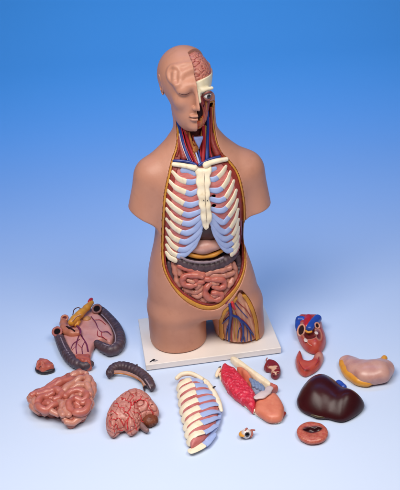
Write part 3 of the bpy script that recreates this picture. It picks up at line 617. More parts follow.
# ================================================================== HEAD (a part of the torso, modelled in its own axes)
HC = np.array([-.0130, .000, .7885]); HR = rotz(.17)@roty(.03)@rotx(.05)
def toT(V): return (np.asarray(V, float)*(1., 1., .965))@HR.T+HC
def cranium(X, Y, Z): return ell(X, Y, Z, (0, .016, .035), (.0725, .092, .078))
def face(X, Y, Z):
    d = ell(X, Y, Z, (0, -.026, -.030), (.0485, .060, .078))
    d = smin(d, ell(X, Y, Z, (0, -.042, -.064), (.0300, .041, .032)), .025)
    return d
def head(X, Y, Z):
    d = smin(cranium(X, Y, Z), face(X, Y, Z), .026)
    for s in (-1, 1):
        d = smin(d, ell(X, Y, Z, (s*.034, -.057, -.008), (.018, .019, .020)), .022)      # cheekbone
        d = smax(d, -ell(X, Y, Z, (s*.031, -.096, .025), (.020, .017, .0115)), .014)       # eye socket
        d = smin(d, ell(X, Y, Z, (s*.031, -.0735, .022), (.0165, .0120, .0105)), .007)    # closed lid
        d = smin(d, cone(X, Y, Z, (s*.013, -.0810, .0385), (s*.046, -.065, .0360), .0044, .0034), .028)   # brow
        d = smin(d, ell(X, Y, Z, (s*.0095, -.0935, -.0215), (.0068, .0080, .0066)), .005)  # wing of the nose
        d = smax(d, -ell(X, Y, Z, (s*.005, -.0995, -.0285), (.0030, .005, .0028)), .003)
    d = smin(d, cone(X, Y, Z, (0, -.084, .032), (0, -.1060, -.0175), .0060, .0082), .010)
    d = smin(d, ell(X, Y, Z, (0, -.0880, -.0445), (.0215, .0105, .0056)), .0045)
    d = smin(d, ell(X, Y, Z, (0, -.0866, -.0550), (.0190, .0105, .0064)), .0045)
    d = smax(d, -ell(X, Y, Z, (0, -.0965, -.0497), (.0235, .006, .0014)), .003)
    d = smax(d, -ell(X, Y, Z, (0, -.0945, -.0655), (.014, .007, .004)), .008)
    d = smin(d, ell(X, Y, Z, (0, -.0755, -.0800), (.018, .0135, .0125)), .014)              # chin
    return d
# scalp: the moulded hairline on the whole side is a low ridge that ends in a curl
CURL = [(-.0465+.0125*math.cos(a)+.0035*math.sin(a), 0, .0600+.0200*math.sin(a)) for a in np.linspace(0, 6.283, 28)]
def on_head(x, z, off=0.):
    ys = np.linspace(-.13, .03, 400, dtype=np.float32)
    d = head(np.full((400, 1, 1), x, np.float32), ys[:, None, None], np.full((400, 1, 1), z, np.float32)).ravel()
    i = np.argmax(d < 0) if (d < 0).any() else 399
    return float(ys[i])+off
def ridge(X, Y, Z, pts, r):
    d = np.float32(9)
    for a, b in zip(pts[:-1], pts[1:]): d = np.minimum(d, cone(X, Y, Z, a, b, r, r))
    return d
curl = [(x, on_head(x, z, -.0005), z) for x, _, z in CURL]
hair = [(x, on_head(x, z, .001), z) for x, z in ((-.032, .060), (-.027, .066), (-.018, .071), (-.008, .075), (.004, .077))]
bump_ = [(x, on_head(x, z, .0015), z) for x, z in ((-.048, .052), (-.0455, .064))]
lock = [(x, on_head(x, z, .001), z) for x, z in ((-.040, .080), (-.030, .084), (-.018, .087), (-.006, .088), (.004, .088))]
def head_skin(X, Y, Z):
    d = head(X, Y, Z)
    box = np.maximum(np.maximum(np.abs(X+.052)-.034, np.abs(Z-.050)-.034), Y+0.0)
    d = smin(d, ridge(X, Y, Z, curl, .0034), .0095)
    d = smin(d, ridge(X, Y, Z, bump_, .0050), .010)
    d = smin(d, ridge(X, Y, Z, hair, .0042), .014)
    d = smin(d, ridge(X, Y, Z, lock, .0014), .014)
    # everything on the far side of the midline in front of the ear is opened
    lim = np.where(Z > .062, -.016+.95*X, np.where(Z > .012, .010, .026))
    cut = np.maximum(np.maximum(-X-.0005, Y-lim), -Z-.2)
    d = np.maximum(d, -cut)
    return np.maximum(d, -(Z+.105))
V, F = nets(head_skin, (-.085, -.125, -.112), (.085, .118, .122), .00155)
hs = part('head', (toT(V), F), M['skin'], torso, label='bald head with the skin left on one half of the face')
# closed eye: a dark tube stands in for the shaded lid groove
lid = [(x, on_head(x, z, -.0002), z) for x, z in ((-.0455, .0205), (-.039, .0180), (-.032, .0170), (-.025, .0178), (-.0175, .0207))]
part('eyelid_seam_shade', tube(toT(lid), [.0006, .0012, .0015, .0012, .0006], n=6, sub=5), M['dark_brown'], hs)
mouth = [(x, on_head(x, z, -.0002), z) for x, z in ((-.0215, -.0505), (-.014, -.0492), (-.007, -.0490), (-.0008, -.0498))]
part('mouth_line', tube(toT(mouth), [.0004, .0008, .0009, .0008], n=6, sub=5), M['dark_brown'], hs)
# ears
for s in (-1, 1):
    E = []
    c = np.array([s*.0625, .012, .016])
    rim = [c+np.array([s*(.004+.004*math.sin(a)), .013*math.cos(a)*(1.0 if a < 3.4 else .75), .028*math.sin(a)]) for a in np.linspace(-1.4, 3.7, 14)]
    E.append(tube(toT(rim), [.003]+[.0034]*12+[.003], n=10, sub=4))
    E.append(blob(toT([c+[s*.001, .001, 0]])[0], (.004, .011, .024), rot=HR, n=18, m=12))
    anti = [c+np.array([s*.005, .006*math.cos(a), .017*math.sin(a)]) for a in np.linspace(-1.2, 2.6, 8)]
    E.append(tube(toT(anti), .0024, n=8, sub=4))
    part('ear', join(E), M['skin'], hs)

# opened half: brain, skull band, eye, deep muscles
def gyri_field(X, Y, Z, f=150., seed=5):
    w = waves(X, Y, Z, f*.45, seed+1)*(.9/f)
    return waves(X+w, Y-w, Z+w*.7, f, seed)
def brain_in(X, Y, Z):
    d = ell(X, Y, Z, (.004, .016, .032), (.0655, .085, .0720))
    g = np.clip(np.abs(gyri_field(X, Y, Z, 380.))/.5, 0, 1)
    d = d+.0036*(1-g)**1.5
    return np.maximum(np.maximum(d, .034-Z), np.maximum(-X-.002, Y-.05))
V, F = nets(brain_in, (-.01, -.09, .02), (.08, .06, .118), .0014)
g = np.clip(np.abs(gyri_field(V[:, 0], V[:, 1], V[:, 2], 380.))/.42, 0, 1)[:, None]
c = np.array(srgb('98302e'))*(1-g)+np.array(srgb('ca8474'))*g
hb = part('exposed_brain', (toT(V), F), M['gyri'], torso, c, label='pink brain folds showing in the opened half of the head')
def skull(X, Y, Z):
    d = smin(cranium(X, Y, Z)+.0022, face(X, Y, Z)+.003, .03)
    d = smin(d, cone(X, Y, Z, (.010, -.082, .019), (.047, -.067, .019), .005, .0045), .009)
    d = smin(d, cone(X, Y, Z, (.003, -.083, .022), (.004, -.095, -.004), .0052, .0046), .006)    # nasal bone
    d = smax(d, -ell(X, Y, Z, (.032, -.090, .003), (.018, .030, .0130)), .004)
    low = np.where(X < .0105, -.010, .003)
    return np.maximum(np.maximum(np.maximum(d, Z-.0415-.006*np.sin(X*40)), low-Z), np.maximum(-X+.0002, Y-.026))
V, F = nets(skull, (-.004, -.105, -.03), (.08, .04, .05), .0014)
part('skull', (toT(V), F), M['skull'], torso, label='cream band of bare skull over the eye')
ec = toT([(.0315, -.0715, .003)])[0]
eye = part('eye', blob(ec, (.0118, .0118, .0118), n=24, m=16), M['sclera'], torso)
fd = HR@np.array([.18, -.97, -.10]); fd /= np.linalg.norm(fd)
def disc_on(c, d, r0, ang, lift):
    u = np.cross(d, [0, 0, 1.]); u /= np.linalg.norm(u); w = np.cross(u, d); V = [c+d*(r0+lift)]; n = 20
    for k in (.35, .7, 1.):
        a = ang*k; V += [c+(d*math.cos(a)+(u*math.cos(t)+w*math.sin(t))*math.sin(a))*(r0+lift) for t in np.arange(n)*2*math.pi/n]
    F = [[0, 1+i, 1+(i+1) % n] for i in range(n)]+[[1+k*n+i, 1+(k+1)*n+i, 1+(k+1)*n+(i+1) % n, 1+k*n+(i+1) % n] for k in (0, 1) for i in range(n)]
    return np.array(V), F
part('iris', disc_on(ec, fd, .0118, .52, .0003), M['iris'], eye)
part('pupil', disc_on(ec, fd, .0118, .30, .0007), M['pupil'], eye)
part('eyelid', tube(toT([(.0185, -.0775, .004), (.024, -.0820, .0115), (.032, -.0835, .0145), (.040, -.0795, .0120), (.0455, -.0725, .007)]), [.0012, .0024, .0028, .0024, .0014], n=10), M['lid'], eye)
part('eyelid', tube(toT([(.0195, -.0775, .001), (.025, -.0810, -.0055), (.032, -.0820, -.0080), (.040, -.0785, -.0055), (.0455, -.0725, .003)]), [.0012, .0020, .0024, .0020, .0014], n=10), M['lid'], eye)
def deep(X, Y, Z):
    d = smin(cranium(X, Y, Z)+.011, face(X, Y, Z)+.0020, .03)
    d = smax(d, -ell(X, Y, Z, (.004, -.085, -.040), (.014, .030, .026)), .006)
    d = d+.0011*np.sin(X*520+Z*190+Y*300)
    return np.maximum(np.maximum(np.maximum(d, Z-.012), -.094-Z), np.maximum(-X-.0005, Y-.034))
V, F = nets(deep, (-.006, -.105, -.10), (.08, .042, .02), .0016)
s_ = np.sin(V[:, 0]*520+V[:, 2]*190+V[:, 1]*300)*.5+.5
z_ = np.clip((V[:, 2]+.055)/.03, 0, 1)[:, None]; s_ = s_[:, None]
c = (np.array(srgb('d2703c'))*(1-s_)+np.array(srgb('b8442e'))*s_)*(1-z_)+(np.array(srgb('7a282c'))*(1-s_)+np.array(srgb('a04038'))*s_)*z_
part('face_muscle', (toT(V), F), M['face_muscle'], torso, c, label='red and orange muscles of the opened half of the face')
part('nasal_shade', blob(toT([(.006, -.070, -.040)])[0], (.009, .022, .020), rot=HR), M['cavity_shade'], torso)  # solid dark blob in the carved recess, coloured as its shade
for p, r, m in (([(.030, -.070, -.018), (.029, -.069, -.035), (.026, -.068, -.052), (.020, -.070, -.068)], .0042, 'ochre'),
                ([(.040, -.056, -.016), (.038, -.055, -.035), (.034, -.055, -.055), (.030, -.052, -.075)], .0046, 'muscle'),
                ([(.022, -.074, -.020), (.018, -.075, -.032), (.016, -.074, -.050)], .0030, 'cavity_shade'),  # dark strip beside the nasal recess, coloured as its shade
                ([(.048, -.035, -.010), (.046, -.036, -.035), (.042, -.036, -.060)], .0050, 'muscle'),
                ([(.012, -.078, -.060), (.013, -.077, -.072), (.010, -.074, -.085)], .0042, 'ochre')):
    part('face_muscle_strand', tube(toT(p), r, n=10, mod=lumpy(int(r*1e5), .1, 200)), M[m], torso)
# larynx cartilage under the chin
def larynx(X, Y, Z):
    w = .0125-.42*np.clip(.669-Z, 0, 1)
    d = np.maximum(np.abs(X-.002)-np.clip(w, .001, 1), np.abs(Z-.656)-.018)
    r = np.sqrt(((X-.002)/1.15)**2+(Y+.036)**2)-.0235-.12*(Z-.652)
    return np.maximum(smax(d, np.abs(r)-.006, .004), Y+.040)
part('larynx_cartilage', nets(larynx, (-.03, -.075, .625), (.035, -.02, .68), .0015), M['larynx'], torso)


# ================================================================== THE ORGANS LAID OUT ON THE PAPER
def xy(P): return [(p[0], p[1]) for p in P]
def at(P, z): return [(p[0], p[1], z if np.isscalar(z) else z[i]) for i, p in enumerate(P)]
def center(P): a = np.array(P)[:, :2]; c = (a.max(0)+a.min(0))/2; return (float(c[0]), float(c[1]), 0.)

# ---- liver
o = [(.2237,-.3574,.0160),(.2425,-.3121,.0160),(.2730,-.2688,.0160),(.3004,-.2528,.0160),(.3265,-.2556,.0160),(.3464,-.2792,.0160),(.3627,-.3135,.0160),(.3805,-.3314,.0160),(.3976,-.3535,.0160),(.4079,-.3877,.0160),(.3915,-.4140,.0160),(.3650,-.4367,.0160),(.3367,-.4497,.0160),(.3144,-.4424,.0160),(.3002,-.4334,.0160),(.2749,-.4275,.0160),(.2453,-.4075,.0160),(.2269,-.3819,.0160)]
t = thing('liver', 'glossy dark brown liver lying on the paper', 'organ model', center(o))
gv = [(.3340,-.3205,.0300),(.3387,-.3662,.0300),(.3223,-.4252,.0300)]
def liver_h(X, Y):
    d = ridge2(X, Y, xy(gv))
    a = .046*np.exp(-(((X-LC[0][0])/.075)**2+((Y-LC[0][1])/.085)**2)); b = .040*np.exp(-(((X-LC[1][0])/.06)**2+((Y-LC[1][1])/.06)**2))
    return .022+(a**5+b**5)**.2-.0015*np.exp(-(d/.012)**2)
def ridge2(X, Y, P):
    d = 9.
    for a, b in zip(P[:-1], P[1:]):
        ex, ey = b[0]-a[0], b[1]-a[1]; u = np.clip(((X-a[0])*ex+(Y-a[1])*ey)/(ex*ex+ey*ey), 0, 1)
        d = np.minimum(d, np.sqrt((X-a[0]-u*ex)**2+(Y-a[1]-u*ey)**2))
    return d
LC = [(.2879,-.3384,.0300),(.3598,-.3904,.0300)]
part('body', dome(o, liver_h, .050, h=.0026, pw=2., relax=28), M['liver'], t)
p = [(.3487,-.3060,.0300),(.3554,-.3150,.0300),(.3600,-.3279,.0300)]
part('vena_cava', tube([(q[0], q[1]+.004, q[2]-.004) for q in p], .0085, n=14, mod=lumpy(2, .1, 200)), M['blue_vessel'], t)
p = [(.2612,-.4132,.0100),(.2757,-.4223,.0100),(.2909,-.4256,.0100)]
part('gallbladder', tube(p, [.0035, .0050, .0035], n=14, mod=lumpy(5, .1, 150)), M['gall'], t)

# ---- stomach
o = [(.3796,-.1778,.0160),(.3888,-.1610,.0160),(.4080,-.1509,.0160),(.4241,-.1578,.0160),(.4327,-.1813,.0160),(.4503,-.1863,.0160),(.4733,-.1858,.0160),(.4879,-.1915,.0160),(.4966,-.2110,.0160),(.5002,-.2336,.0160),(.4908,-.2616,.0160),(.4706,-.2851,.0160),(.4523,-.2962,.0160),(.4312,-.2986,.0160),(.4127,-.2873,.0160),(.3966,-.2618,.0160),(.3848,-.2306,.0160),(.3774,-.2027,.0160)]
t = thing('stomach', 'pink stomach with a yellow fatty edge lying right of the torso', 'organ model', center(o))
SP = [(.3930,-.1861,.0240),(.4058,-.2100,.0240),(.4198,-.2411,.0240),(.4385,-.2601,.0240),(.4640,-.2581,.0240),(.4816,-.2406,.0240)]
def stomach(X, Y, Z):
    rs = [.022, .027, .034, .040, .040, .034]; d = np.float32(9)
    for i in range(5):
        a = (SP[i][0], SP[i][1], rs[i]*.62); b = (SP[i+1][0], SP[i+1][1], rs[i+1]*.62)
        q = cone(X, Y, Z*1.45-.0*Z, (a[0], a[1], a[2]*1.45), (b[0], b[1], b[2]*1.45), rs[i], rs[i+1])
        d = q if i == 0 else smin(d, q, .012)
    return smax(d+.0007*waves(X, Y, Z, 190., 4), .002-Z, .006)
bx = np.array(SP)
part('body', nets(stomach, (bx[:, 0].min()-.05, bx[:, 1].min()-.06, -.004), (bx[:, 0].max()+.05, bx[:, 1].max()+.06, .085), .0023), M['stomach'], t)
om = [(.3813,-.1787,.0130),(.3802,-.2051,.0130),(.3861,-.2362,.0130),(.3964,-.2633,.0130),(.4120,-.2839,.0130),(.4311,-.2926,.0130),(.4494,-.2908,.0130)]
part('fatty_edge', tube(om, [.0095, .0130, .0145, .0145, .0135, .0110, .0050], n=14, sub=8, mod=lumpy(7, .08, 120)), M['yellow'], t)
p = [(.4771,-.2208,.0300),(.4881,-.2151,.0300),(.4959,-.2050,.0300)]
part('duct_stub', tube(p, [.010, .0085, .0090], n=14, mod=lumpy(9, .06, 150)), M['yellow'], t)

# ---- heart, opened at the front
o = [(.2767,.0469,.0140),(.2886,.0601,.0140),(.3085,.0577,.0140),(.3329,.0548,.0140),(.3492,.0498,.0140),(.3540,.0201,.0140),(.3529,-.0140,.0140),(.3544,-.0476,.0140),(.3500,-.0799,.0140),(.3373,-.1105,.0140),(.3217,-.1266,.0140),(.3042,-.1267,.0140),(.2861,-.1089,.0140),(.2753,-.0788,.0140),(.2703,-.0406,.0140),(.2704,.0015,.0140)]
t = thing('opened_heart', 'opened heart with blue and red vessels on top', 'organ model', center(o))
hv = [(.2824,-.0297,.0300),(.3336,-.0087,.0300),(.3023,-.0664,.0300),(.3282,-.0722,.0300)]
def heart_cut(g, X, Y, Z, d2):
    g = smax(g, -ell(X, Y, Z, (hv[0][0], hv[0][1]-.004, .040), (.0085, .026, .024)), .003)
    g = smax(g, -ell(X, Y, Z, (hv[1][0], hv[1][1], .045), (.0070, .010, .018)), .002)
    g = smax(g, -ell(X, Y, Z, (hv[2][0], hv[2][1], .046), (.0215, .031, .018)), .004)
    g = smax(g, -ell(X, Y, Z, (hv[3][0], hv[3][1]-.004, .046), (.0080, .028, .012)), .004)
    return g
V, F = dome(o, .042, .026, h=.0019, extra=heart_cut)
dv = np.minimum(np.minimum(ell(*V.T, (hv[0][0], hv[0][1]-.004, .040), (.0085, .026, .024)), ell(*V.T, (hv[1][0], hv[1][1], .045), (.0070, .010, .018))),
                np.minimum(ell(*V.T, (hv[2][0], hv[2][1], .046), (.0215, .031, .018)), ell(*V.T, (hv[3][0], hv[3][1]-.004, .046), (.0080, .028, .012))))
k = np.clip(dv/.0035, 0, 1)[:, None]; k2 = np.clip(dv/.007, 0, 1)[:, None]; n_ = (waves(*V.T, 330., 3)*.5+.5)[:, None]
rimc = np.array(srgb('d39a80')); outc = np.array(srgb('b84236'))*(1-.25*n_)+np.array(srgb('cf6a54'))*.25*n_; inn = np.array(srgb('6a2226'))*(1-.4*n_)+np.array(srgb('8c3a34'))*.4*n_
cc = inn*(1-k)+(rimc*(1-k2)+outc*k2)*k
part('muscle_wall', (V, F), M['painted'], t, cc)
tocam = (.0, -.72, .69)
opening(t, [(.2812,-.0413,.0360)][0], (-.25, -.60, .72), .0105, .0175, .0030, 'heart_rim', 'cavity_shade', name='chamber_shade')
opening(t, [(.3289,-.0403,.0480)][0], (.25, -.70, .66), .0070, .0085, .0026, 'heart_rim', 'cavity_shade', name='chamber_shade')
for a, b, r, m, nm in (([(.2807,.0264,.0300),(.2759,-.0047,.0300),(.2721,-.0297,.0300)][0:3], None, [.0095, .0095, .006], 'blue_vessel', 'vena_cava'),
                       ([(.2819,.0188,.0360),(.2910,.0177,.0360),(.2978,.0117,.0360)], None, [.0115, .0115, .009], 'blue_vessel', 'vena_cava'),
                       ([(.3113,.0211,.0360),(.3068,-.0009,.0360),(.3010,-.0257,.0360)], None, [.0145, .0150, .0125], 'bright_red_vessel', 'aorta'),
                       ([(.3361,.0024,.0460),(.3205,-.0215,.0460),(.3045,-.0504,.0460)], None, [.0130, .0130, .0115], 'blue_vessel', 'pulmonary_artery')):
    part(nm, tube(a, r, n=18, sub=8, mod=lumpy(len(a), .03, 120)), M[m], t)
part('fat_band', tube([(.2914,-.0596,.0440),(.2992,-.0677,.0440),(.3085,-.0649,.0440)], [.003, .004, .003], n=10, mod=lumpy(4, .2, 400)), M['yellow'], t)
for q, r in ([(.2870,-.0943,.0400),(.3237,-.0582,.0400)], (.0052, .0050)) and (( [(.2870,-.0943,.0400)][0], .0052), ([(.3232,-.0613,.0420)][0], .0050)):
    part('valve', blob((q[0], q[1], q[2]-.006), (r*1.15, r*1.9, r*.5), mod=lambda D: 1+.10*np.sin(2.5*D[..., 0]+2*D[..., 1]+1)), M['valve'], t)
for p in ([(.3236,-.0650,.0380),(.3246,-.0869,.0380),(.3243,-.1084,.0380)], [(.3185,-.0671,.0380),(.3180,-.0916,.0380),(.3184,-.1130,.0380)], [(.2894,-.0959,.0360),(.2949,-.1094,.0360),(.3013,-.1165,.0360)]):
    part('chord', tube(at(p, [q[2]-.004-.0015*k for k, q in enumerate(p)]), [.0012, .0013, .0016], n=8), M['heart_rim'], t)
part('wire_loop', tube([(.3094,.0345,.0300),(.3117,.0472,.0300),(.3162,.0502,.0300),(.3192,.0451,.0300),(.3176,.0336,.0300)], .0011, n=8, sub=5), M['wire'], t)

# ---- front wall of the heart
o = [(.2650,-.1132,.0080),(.2707,-.1212,.0080),(.2727,-.1438,.0080),(.2747,-.1680,.0080),(.2854,-.1743,.0080),(.2952,-.1642,.0080),(.3041,-.1437,.0080),(.3189,-.1299,.0080),(.3319,-.1334,.0080),(.3328,-.1557,.0080),(.3227,-.1824,.0080),(.3076,-.2076,.0080),(.2874,-.2260,.0080),(.2663,-.2353,.0080),(.2521,-.2192,.0080),(.2462,-.1889,.0080),(.2482,-.1538,.0080),(.2574,-.1265,.0080)]
t = thing('heart_wall', 'curved red heart wall piece shaped like a hook', 'organ model', center(o))
V, F = dome(o, .026, .016, h=.0017, base=.003)
n_ = (waves(*V.T, 260., 8)*.5+.5)[:, None]; lc = np.array([(.3191,-.1642,.0200)][0]); k = np.clip(1-np.linalg.norm(V[:, :2]-lc[:2], axis=1)/.022, 0, 1)[:, None]**.7
cc = (np.array(srgb('b8453a'))*(1-.4*n_)+np.array(srgb('cc6650'))*.4*n_)*(1-k)+np.array(srgb('d09684'))*k
part('muscle_wall', (V, F), M['painted'], t, cc)
for p in ([(.2578,-.1596,.0250),(.2555,-.1997,.0250),(.2643,-.2302,.0250),(.2812,-.2297,.0250)], [(.2919,-.2137,.0250),(.3073,-.1955,.0250),(.3148,-.1736,.0250)]):
    part('coronary_vessel', tube(at(p, [.018, .027, .028, .027][:len(p)]), .0012, n=8), M['artery'], t)

# ---- red oval half organ with a slit
c0 = [(.2518,-.4871,.0120)][0]
t = thing('oval_organ_half', 'small red oval organ half with a dark slit in its top', 'organ model', (c0[0], c0[1], 0))
def oval(X, Y, Z):
    d = ell(X, Y, Z, (c0[0], c0[1], .0105), (.0400, .0420, .0165))
    d = smax(d, Z-.0195, .006)
    d = smax(d, -ell(X, Y, Z, (c0[0], c0[1], .0300), (.029, .030, .0155)), .004)
    slit = ell(X, Y, Z, (c0[0]+.001, c0[1]+.006, .0150), (.0235, .0065+.003*np.sin(X*260), .0085))
    return smax(d, -slit, .003)+.0003*waves(X, Y, Z, 260., 2)
V, F = nets(oval, (c0[0]-.05, c0[1]-.055, -.008), (c0[0]+.05, c0[1]+.055, .034), .0017)
dd = ell(*V.T, (c0[0]+.001, c0[1]+.006, .0150), (.0235, .0095, .0085)); k = np.clip(dd/.006, 0, 1)[:, None]
n_ = np.clip(waves(*V.T, 520., 3, 24)*.22+waves(*V.T, 1100., 5, 24)*.2+.5, 0, 1)[:, None]
cc = np.array(srgb('3a1218'))*(1-k)+(np.array(srgb('b24a3e'))*(1-.6*n_)+np.array(srgb('d08468'))*.6*n_)*k
part('body', (V, F), M['painted'], t, cc)

# ---- half kidney
o = [(.1536,-.1884,.0120),(.1599,-.1691,.0120),(.1687,-.1559,.0120),(.1799,-.1571,.0120),(.1907,-.1644,.0120),(.1992,-.1795,.0120),(.2027,-.1998,.0120),(.1992,-.2210,.0120),(.1886,-.2364,.0120),(.1779,-.2362,.0120),(.1698,-.2237,.0120),(.1722,-.2083,.0120),(.1669,-.2018,.0120),(.1593,-.2000,.0120)]
t = thing('kidney_half', 'small dark red kidney half with a cream middle beside the board', 'organ model', center(o))
V, F = dome(o, .022, .009, h=.0015, base=.003, pw=2.6)
n_ = waves(*V.T, 300., 12); kc = np.array([(.1759,-.2015,.0200),(.1825,-.2311,.0200)])
inn = ridge2(V[:, 0], V[:, 1], [tuple(q[:2]) for q in kc])
k = (np.clip((.0115+.004*n_-inn)/.003, 0, 1)*np.clip((V[:, 2]-.016)/.003, 0, 1))[:, None]
part('cortex', (V, F), M['painted'], t, np.array(srgb('84222a'))*(1-k)+np.array(srgb('dcae94'))*k)
for p in [(.1671,-.1870,.0210),(.1824,-.1907,.0210),(.1930,-.2068,.0210),(.1915,-.2311,.0210),(.1777,-.2344,.0210)]:
    part('pyramid', blob(p, (.0046, .0058, .0024), mod=lambda D: 1+.1*np.sin(5*D[..., 0]+3*D[..., 1])), M['kidney'], t)
part('ureter', tube([(.1655,-.1565,.0120),(.1654,-.1484,.0120),(.1690,-.1406,.0120)], .0018, n=8), M['rim_flesh'], t)

# ---- eyeball
c0 = [(.0831,-.4769,.0125)][0]
t = thing('eyeball', 'small white eyeball with dark pupil lying in front', 'organ model', (c0[0], c0[1], 0))
ev = part('sclera', blob((c0[0], c0[1], .0135), (.0132, .0132, .0132), n=32, m=22), M['sclera_mottled'], t)
ed = np.array([.14, -.86, .42]); ed /= np.linalg.norm(ed)
part('iris', disc_on(np.array((c0[0], c0[1], .0135)), ed, .0132, .50, .0004), M['iris'], ev)
part('pupil', disc_on(np.array((c0[0], c0[1], .0135)), ed, .0132, .30, .0008), M['pupil'], ev)
ec_ = np.array((c0[0], c0[1], .0135))
def around(dirs, r): return [ec_+np.array(d)/np.linalg.norm(d)*r for d in dirs]
part('eye_muscle', tube(around([(-.5, -.75, .1), (-.8, -.35, .0), (-1, .1, -.1), (-.8, .7, -.1)], .0145), [.0030, .0050, .0058, .004], n=12, flat=.8), M['yellow'], t)
part('eye_muscle', tube(around([(.7, -.5, -.35), (1, -.1, -.25), (1, .3, -.1), (1.0, .6, .2)], .0150)+[ec_+(.022, .004, .006)], [.0022, .0034, .0036, .0032, .002], n=10), M['rim_flesh'], t)
part('eye_muscle', tube(around([(-.2, -.3, 1), (.1, .2, 1.1), (.2, .7, .8)], .0136), [.0018, .003, .0026], n=10, flat=.6), M['rim_flesh'], t)

# ---- small intestine block
o = [(-.5091,-.2730,.0240),(-.5018,-.2553,.0240),(-.4698,-.2330,.0240),(-.4339,-.2029,.0240),(-.4103,-.1840,.0240),(-.3861,-.1679,.0240),(-.3638,-.1594,.0240),(-.3435,-.1825,.0240),(-.3351,-.2093,.0240),(-.3215,-.2394,.0240),(-.3207,-.2792,.0240),(-.3311,-.3054,.0240),(-.3286,-.3457,.0240),(-.3449,-.3761,.0240),(-.3668,-.3977,.0240),(-.3894,-.3971,.0240),(-.4026,-.3728,.0240),(-.4197,-.3520,.0240),(-.4503,-.3445,.0240),(-.4760,-.3375,.0240),(-.4966,-.3168,.0240)]
t = thing('small_intestine', 'coiled salmon coloured small intestine lying on the paper', 'organ model', center(o))
part('body', dome(o, .038, .022, h=.0024, base=.012, extra=lambda g, X, Y, Z, d2: g+.0016*waves(X, Y, Z, 190., 41)), M['gut_bed'], t)
zi = .043
gt = [('red_gut', [(-.4914,-.2905,.0440),(-.4700,-.2754,.0440),(-.4444,-.2586,.0440),(-.4190,-.2378,.0440),(-.3913,-.2202,.0440)]),
 ('red_gut', [(-.4730,-.2920,.0460),(-.4499,-.2793,.0460),(-.4271,-.2739,.0460),(-.4104,-.2881,.0460),(-.4120,-.3112,.0460),(-.4247,-.3188,.0460)]),
 ('red_gut', [(-.4338,-.2898,.0440),(-.4496,-.2954,.0440),(-.4646,-.3065,.0440),(-.4707,-.3283,.0440),(-.4605,-.3522,.0440),(-.4443,-.3574,.0440),(-.4286,-.3459,.0440),(-.4167,-.3322,.0440)]),
 ('red_gut', [(-.3965,-.3083,.0480),(-.3825,-.2906,.0480),(-.3637,-.2862,.0480),(-.3450,-.2965,.0480),(-.3372,-.3209,.0480),(-.3473,-.3323,.0480),(-.3660,-.3259,.0480)]),
 ('red_gut', [(-.3725,-.3225,.0480),(-.3829,-.3410,.0480),(-.3780,-.3678,.0480),(-.3610,-.3842,.0480),(-.3425,-.3835,.0480),(-.3311,-.3683,.0480),(-.3320,-.3446,.0480),(-.3476,-.3438,.0480)]),
 ('pale_gut', [(-.4042,-.2800,.0480),(-.3920,-.2646,.0480),(-.3784,-.2478,.0480),(-.3642,-.2346,.0480),(-.3510,-.2254,.0480)]),
 ('pale_gut', [(-.3463,-.2183,.0460),(-.3392,-.2392,.0460),(-.3484,-.2562,.0460),(-.3649,-.2610,.0460),(-.3818,-.2723,.0460)]),
 ('pale_gut', [(-.3407,-.2135,.0360),(-.3291,-.2434,.0360),(-.3244,-.2721,.0360),(-.3281,-.3015,.0360)]),
 ('pale_gut', [(-.3413,-.2607,.0460),(-.3327,-.2849,.0460),(-.3290,-.3105,.0460)]),
 ('pale_gut', [(-.4995,-.2858,.0320),(-.4896,-.3058,.0320),(-.4827,-.3279,.0320),(-.4681,-.3444,.0320)]),
 ('pale_gut', [(-.4816,-.2998,.0400),(-.4788,-.3203,.0400),(-.4720,-.3387,.0400)]),
 ('pale_gut', [(-.4515,-.3496,.0300),(-.4358,-.3460,.0300),(-.4204,-.3388,.0300)]),
 ('pale_gut', [(-.4133,-.3258,.0440),(-.4020,-.3425,.0440),(-.4013,-.3688,.0440),(-.3944,-.3884,.0440)]),
 ('pale_gut', [(-.3954,-.3388,.0440),(-.3905,-.3656,.0440),(-.3786,-.3883,.0440)]),
 ('pale_gut', [(-.3922,-.3884,.0300),(-.3770,-.3814,.0300),(-.3582,-.3834,.0300),(-.3430,-.3746,.0300)]),
 ('pale_gut', [(-.3866,-.3965,.0260),(-.3696,-.3940,.0260),(-.3558,-.3853,.0260)]),
 ('red_gut', [(-.4607,-.2501,.0340),(-.4397,-.2268,.0340),(-.4230,-.2123,.0340),(-.4048,-.1968,.0340)]),
 ('pale_gut', [(-.3979,-.2072,.0360),(-.3822,-.1934,.0360),(-.3644,-.1855,.0360),(-.3507,-.1953,.0360)]),
 ('pale_gut', [(-.4811,-.2793,.0400),(-.4931,-.2918,.0400)]),
 ('red_gut', [(-.4489,-.3185,.0380),(-.4382,-.3174,.0380)]),
 ('red_gut', [(-.3638,-.3390,.0400),(-.3512,-.3447,.0400)]),
 ('pale_gut', [(-.4274,-.3626,.0380),(-.4117,-.3711,.0380)]),
 ('pale_gut', [(-.3987,-.2626,.0400),(-.3871,-.2820,.0400)]), ('pale_gut', [(-.3693,-.2949,.0400),(-.3565,-.2999,.0400)]), ('red_gut', [(-.4531,-.3266,.0400),(-.4403,-.3315,.0400)]), ('red_gut', [(-.3612,-.3520,.0400),(-.3526,-.3582,.0400)]),
 ('pale_gut', [(-.3346,-.3126,.0380),(-.3255,-.3315,.0380),(-.3279,-.3555,.0380)]), ('pale_gut', [(-.4313,-.3226,.0360),(-.4208,-.3405,.0360)]), ('red_gut', [(-.4476,-.2957,.0380),(-.4348,-.2998,.0380)]), ('pale_gut', [(-.3653,-.2233,.0360),(-.3477,-.2310,.0360)]),
 ('pale_gut', [(-.3942,-.3086,.0360),(-.3910,-.3286,.0360)]),
 ]
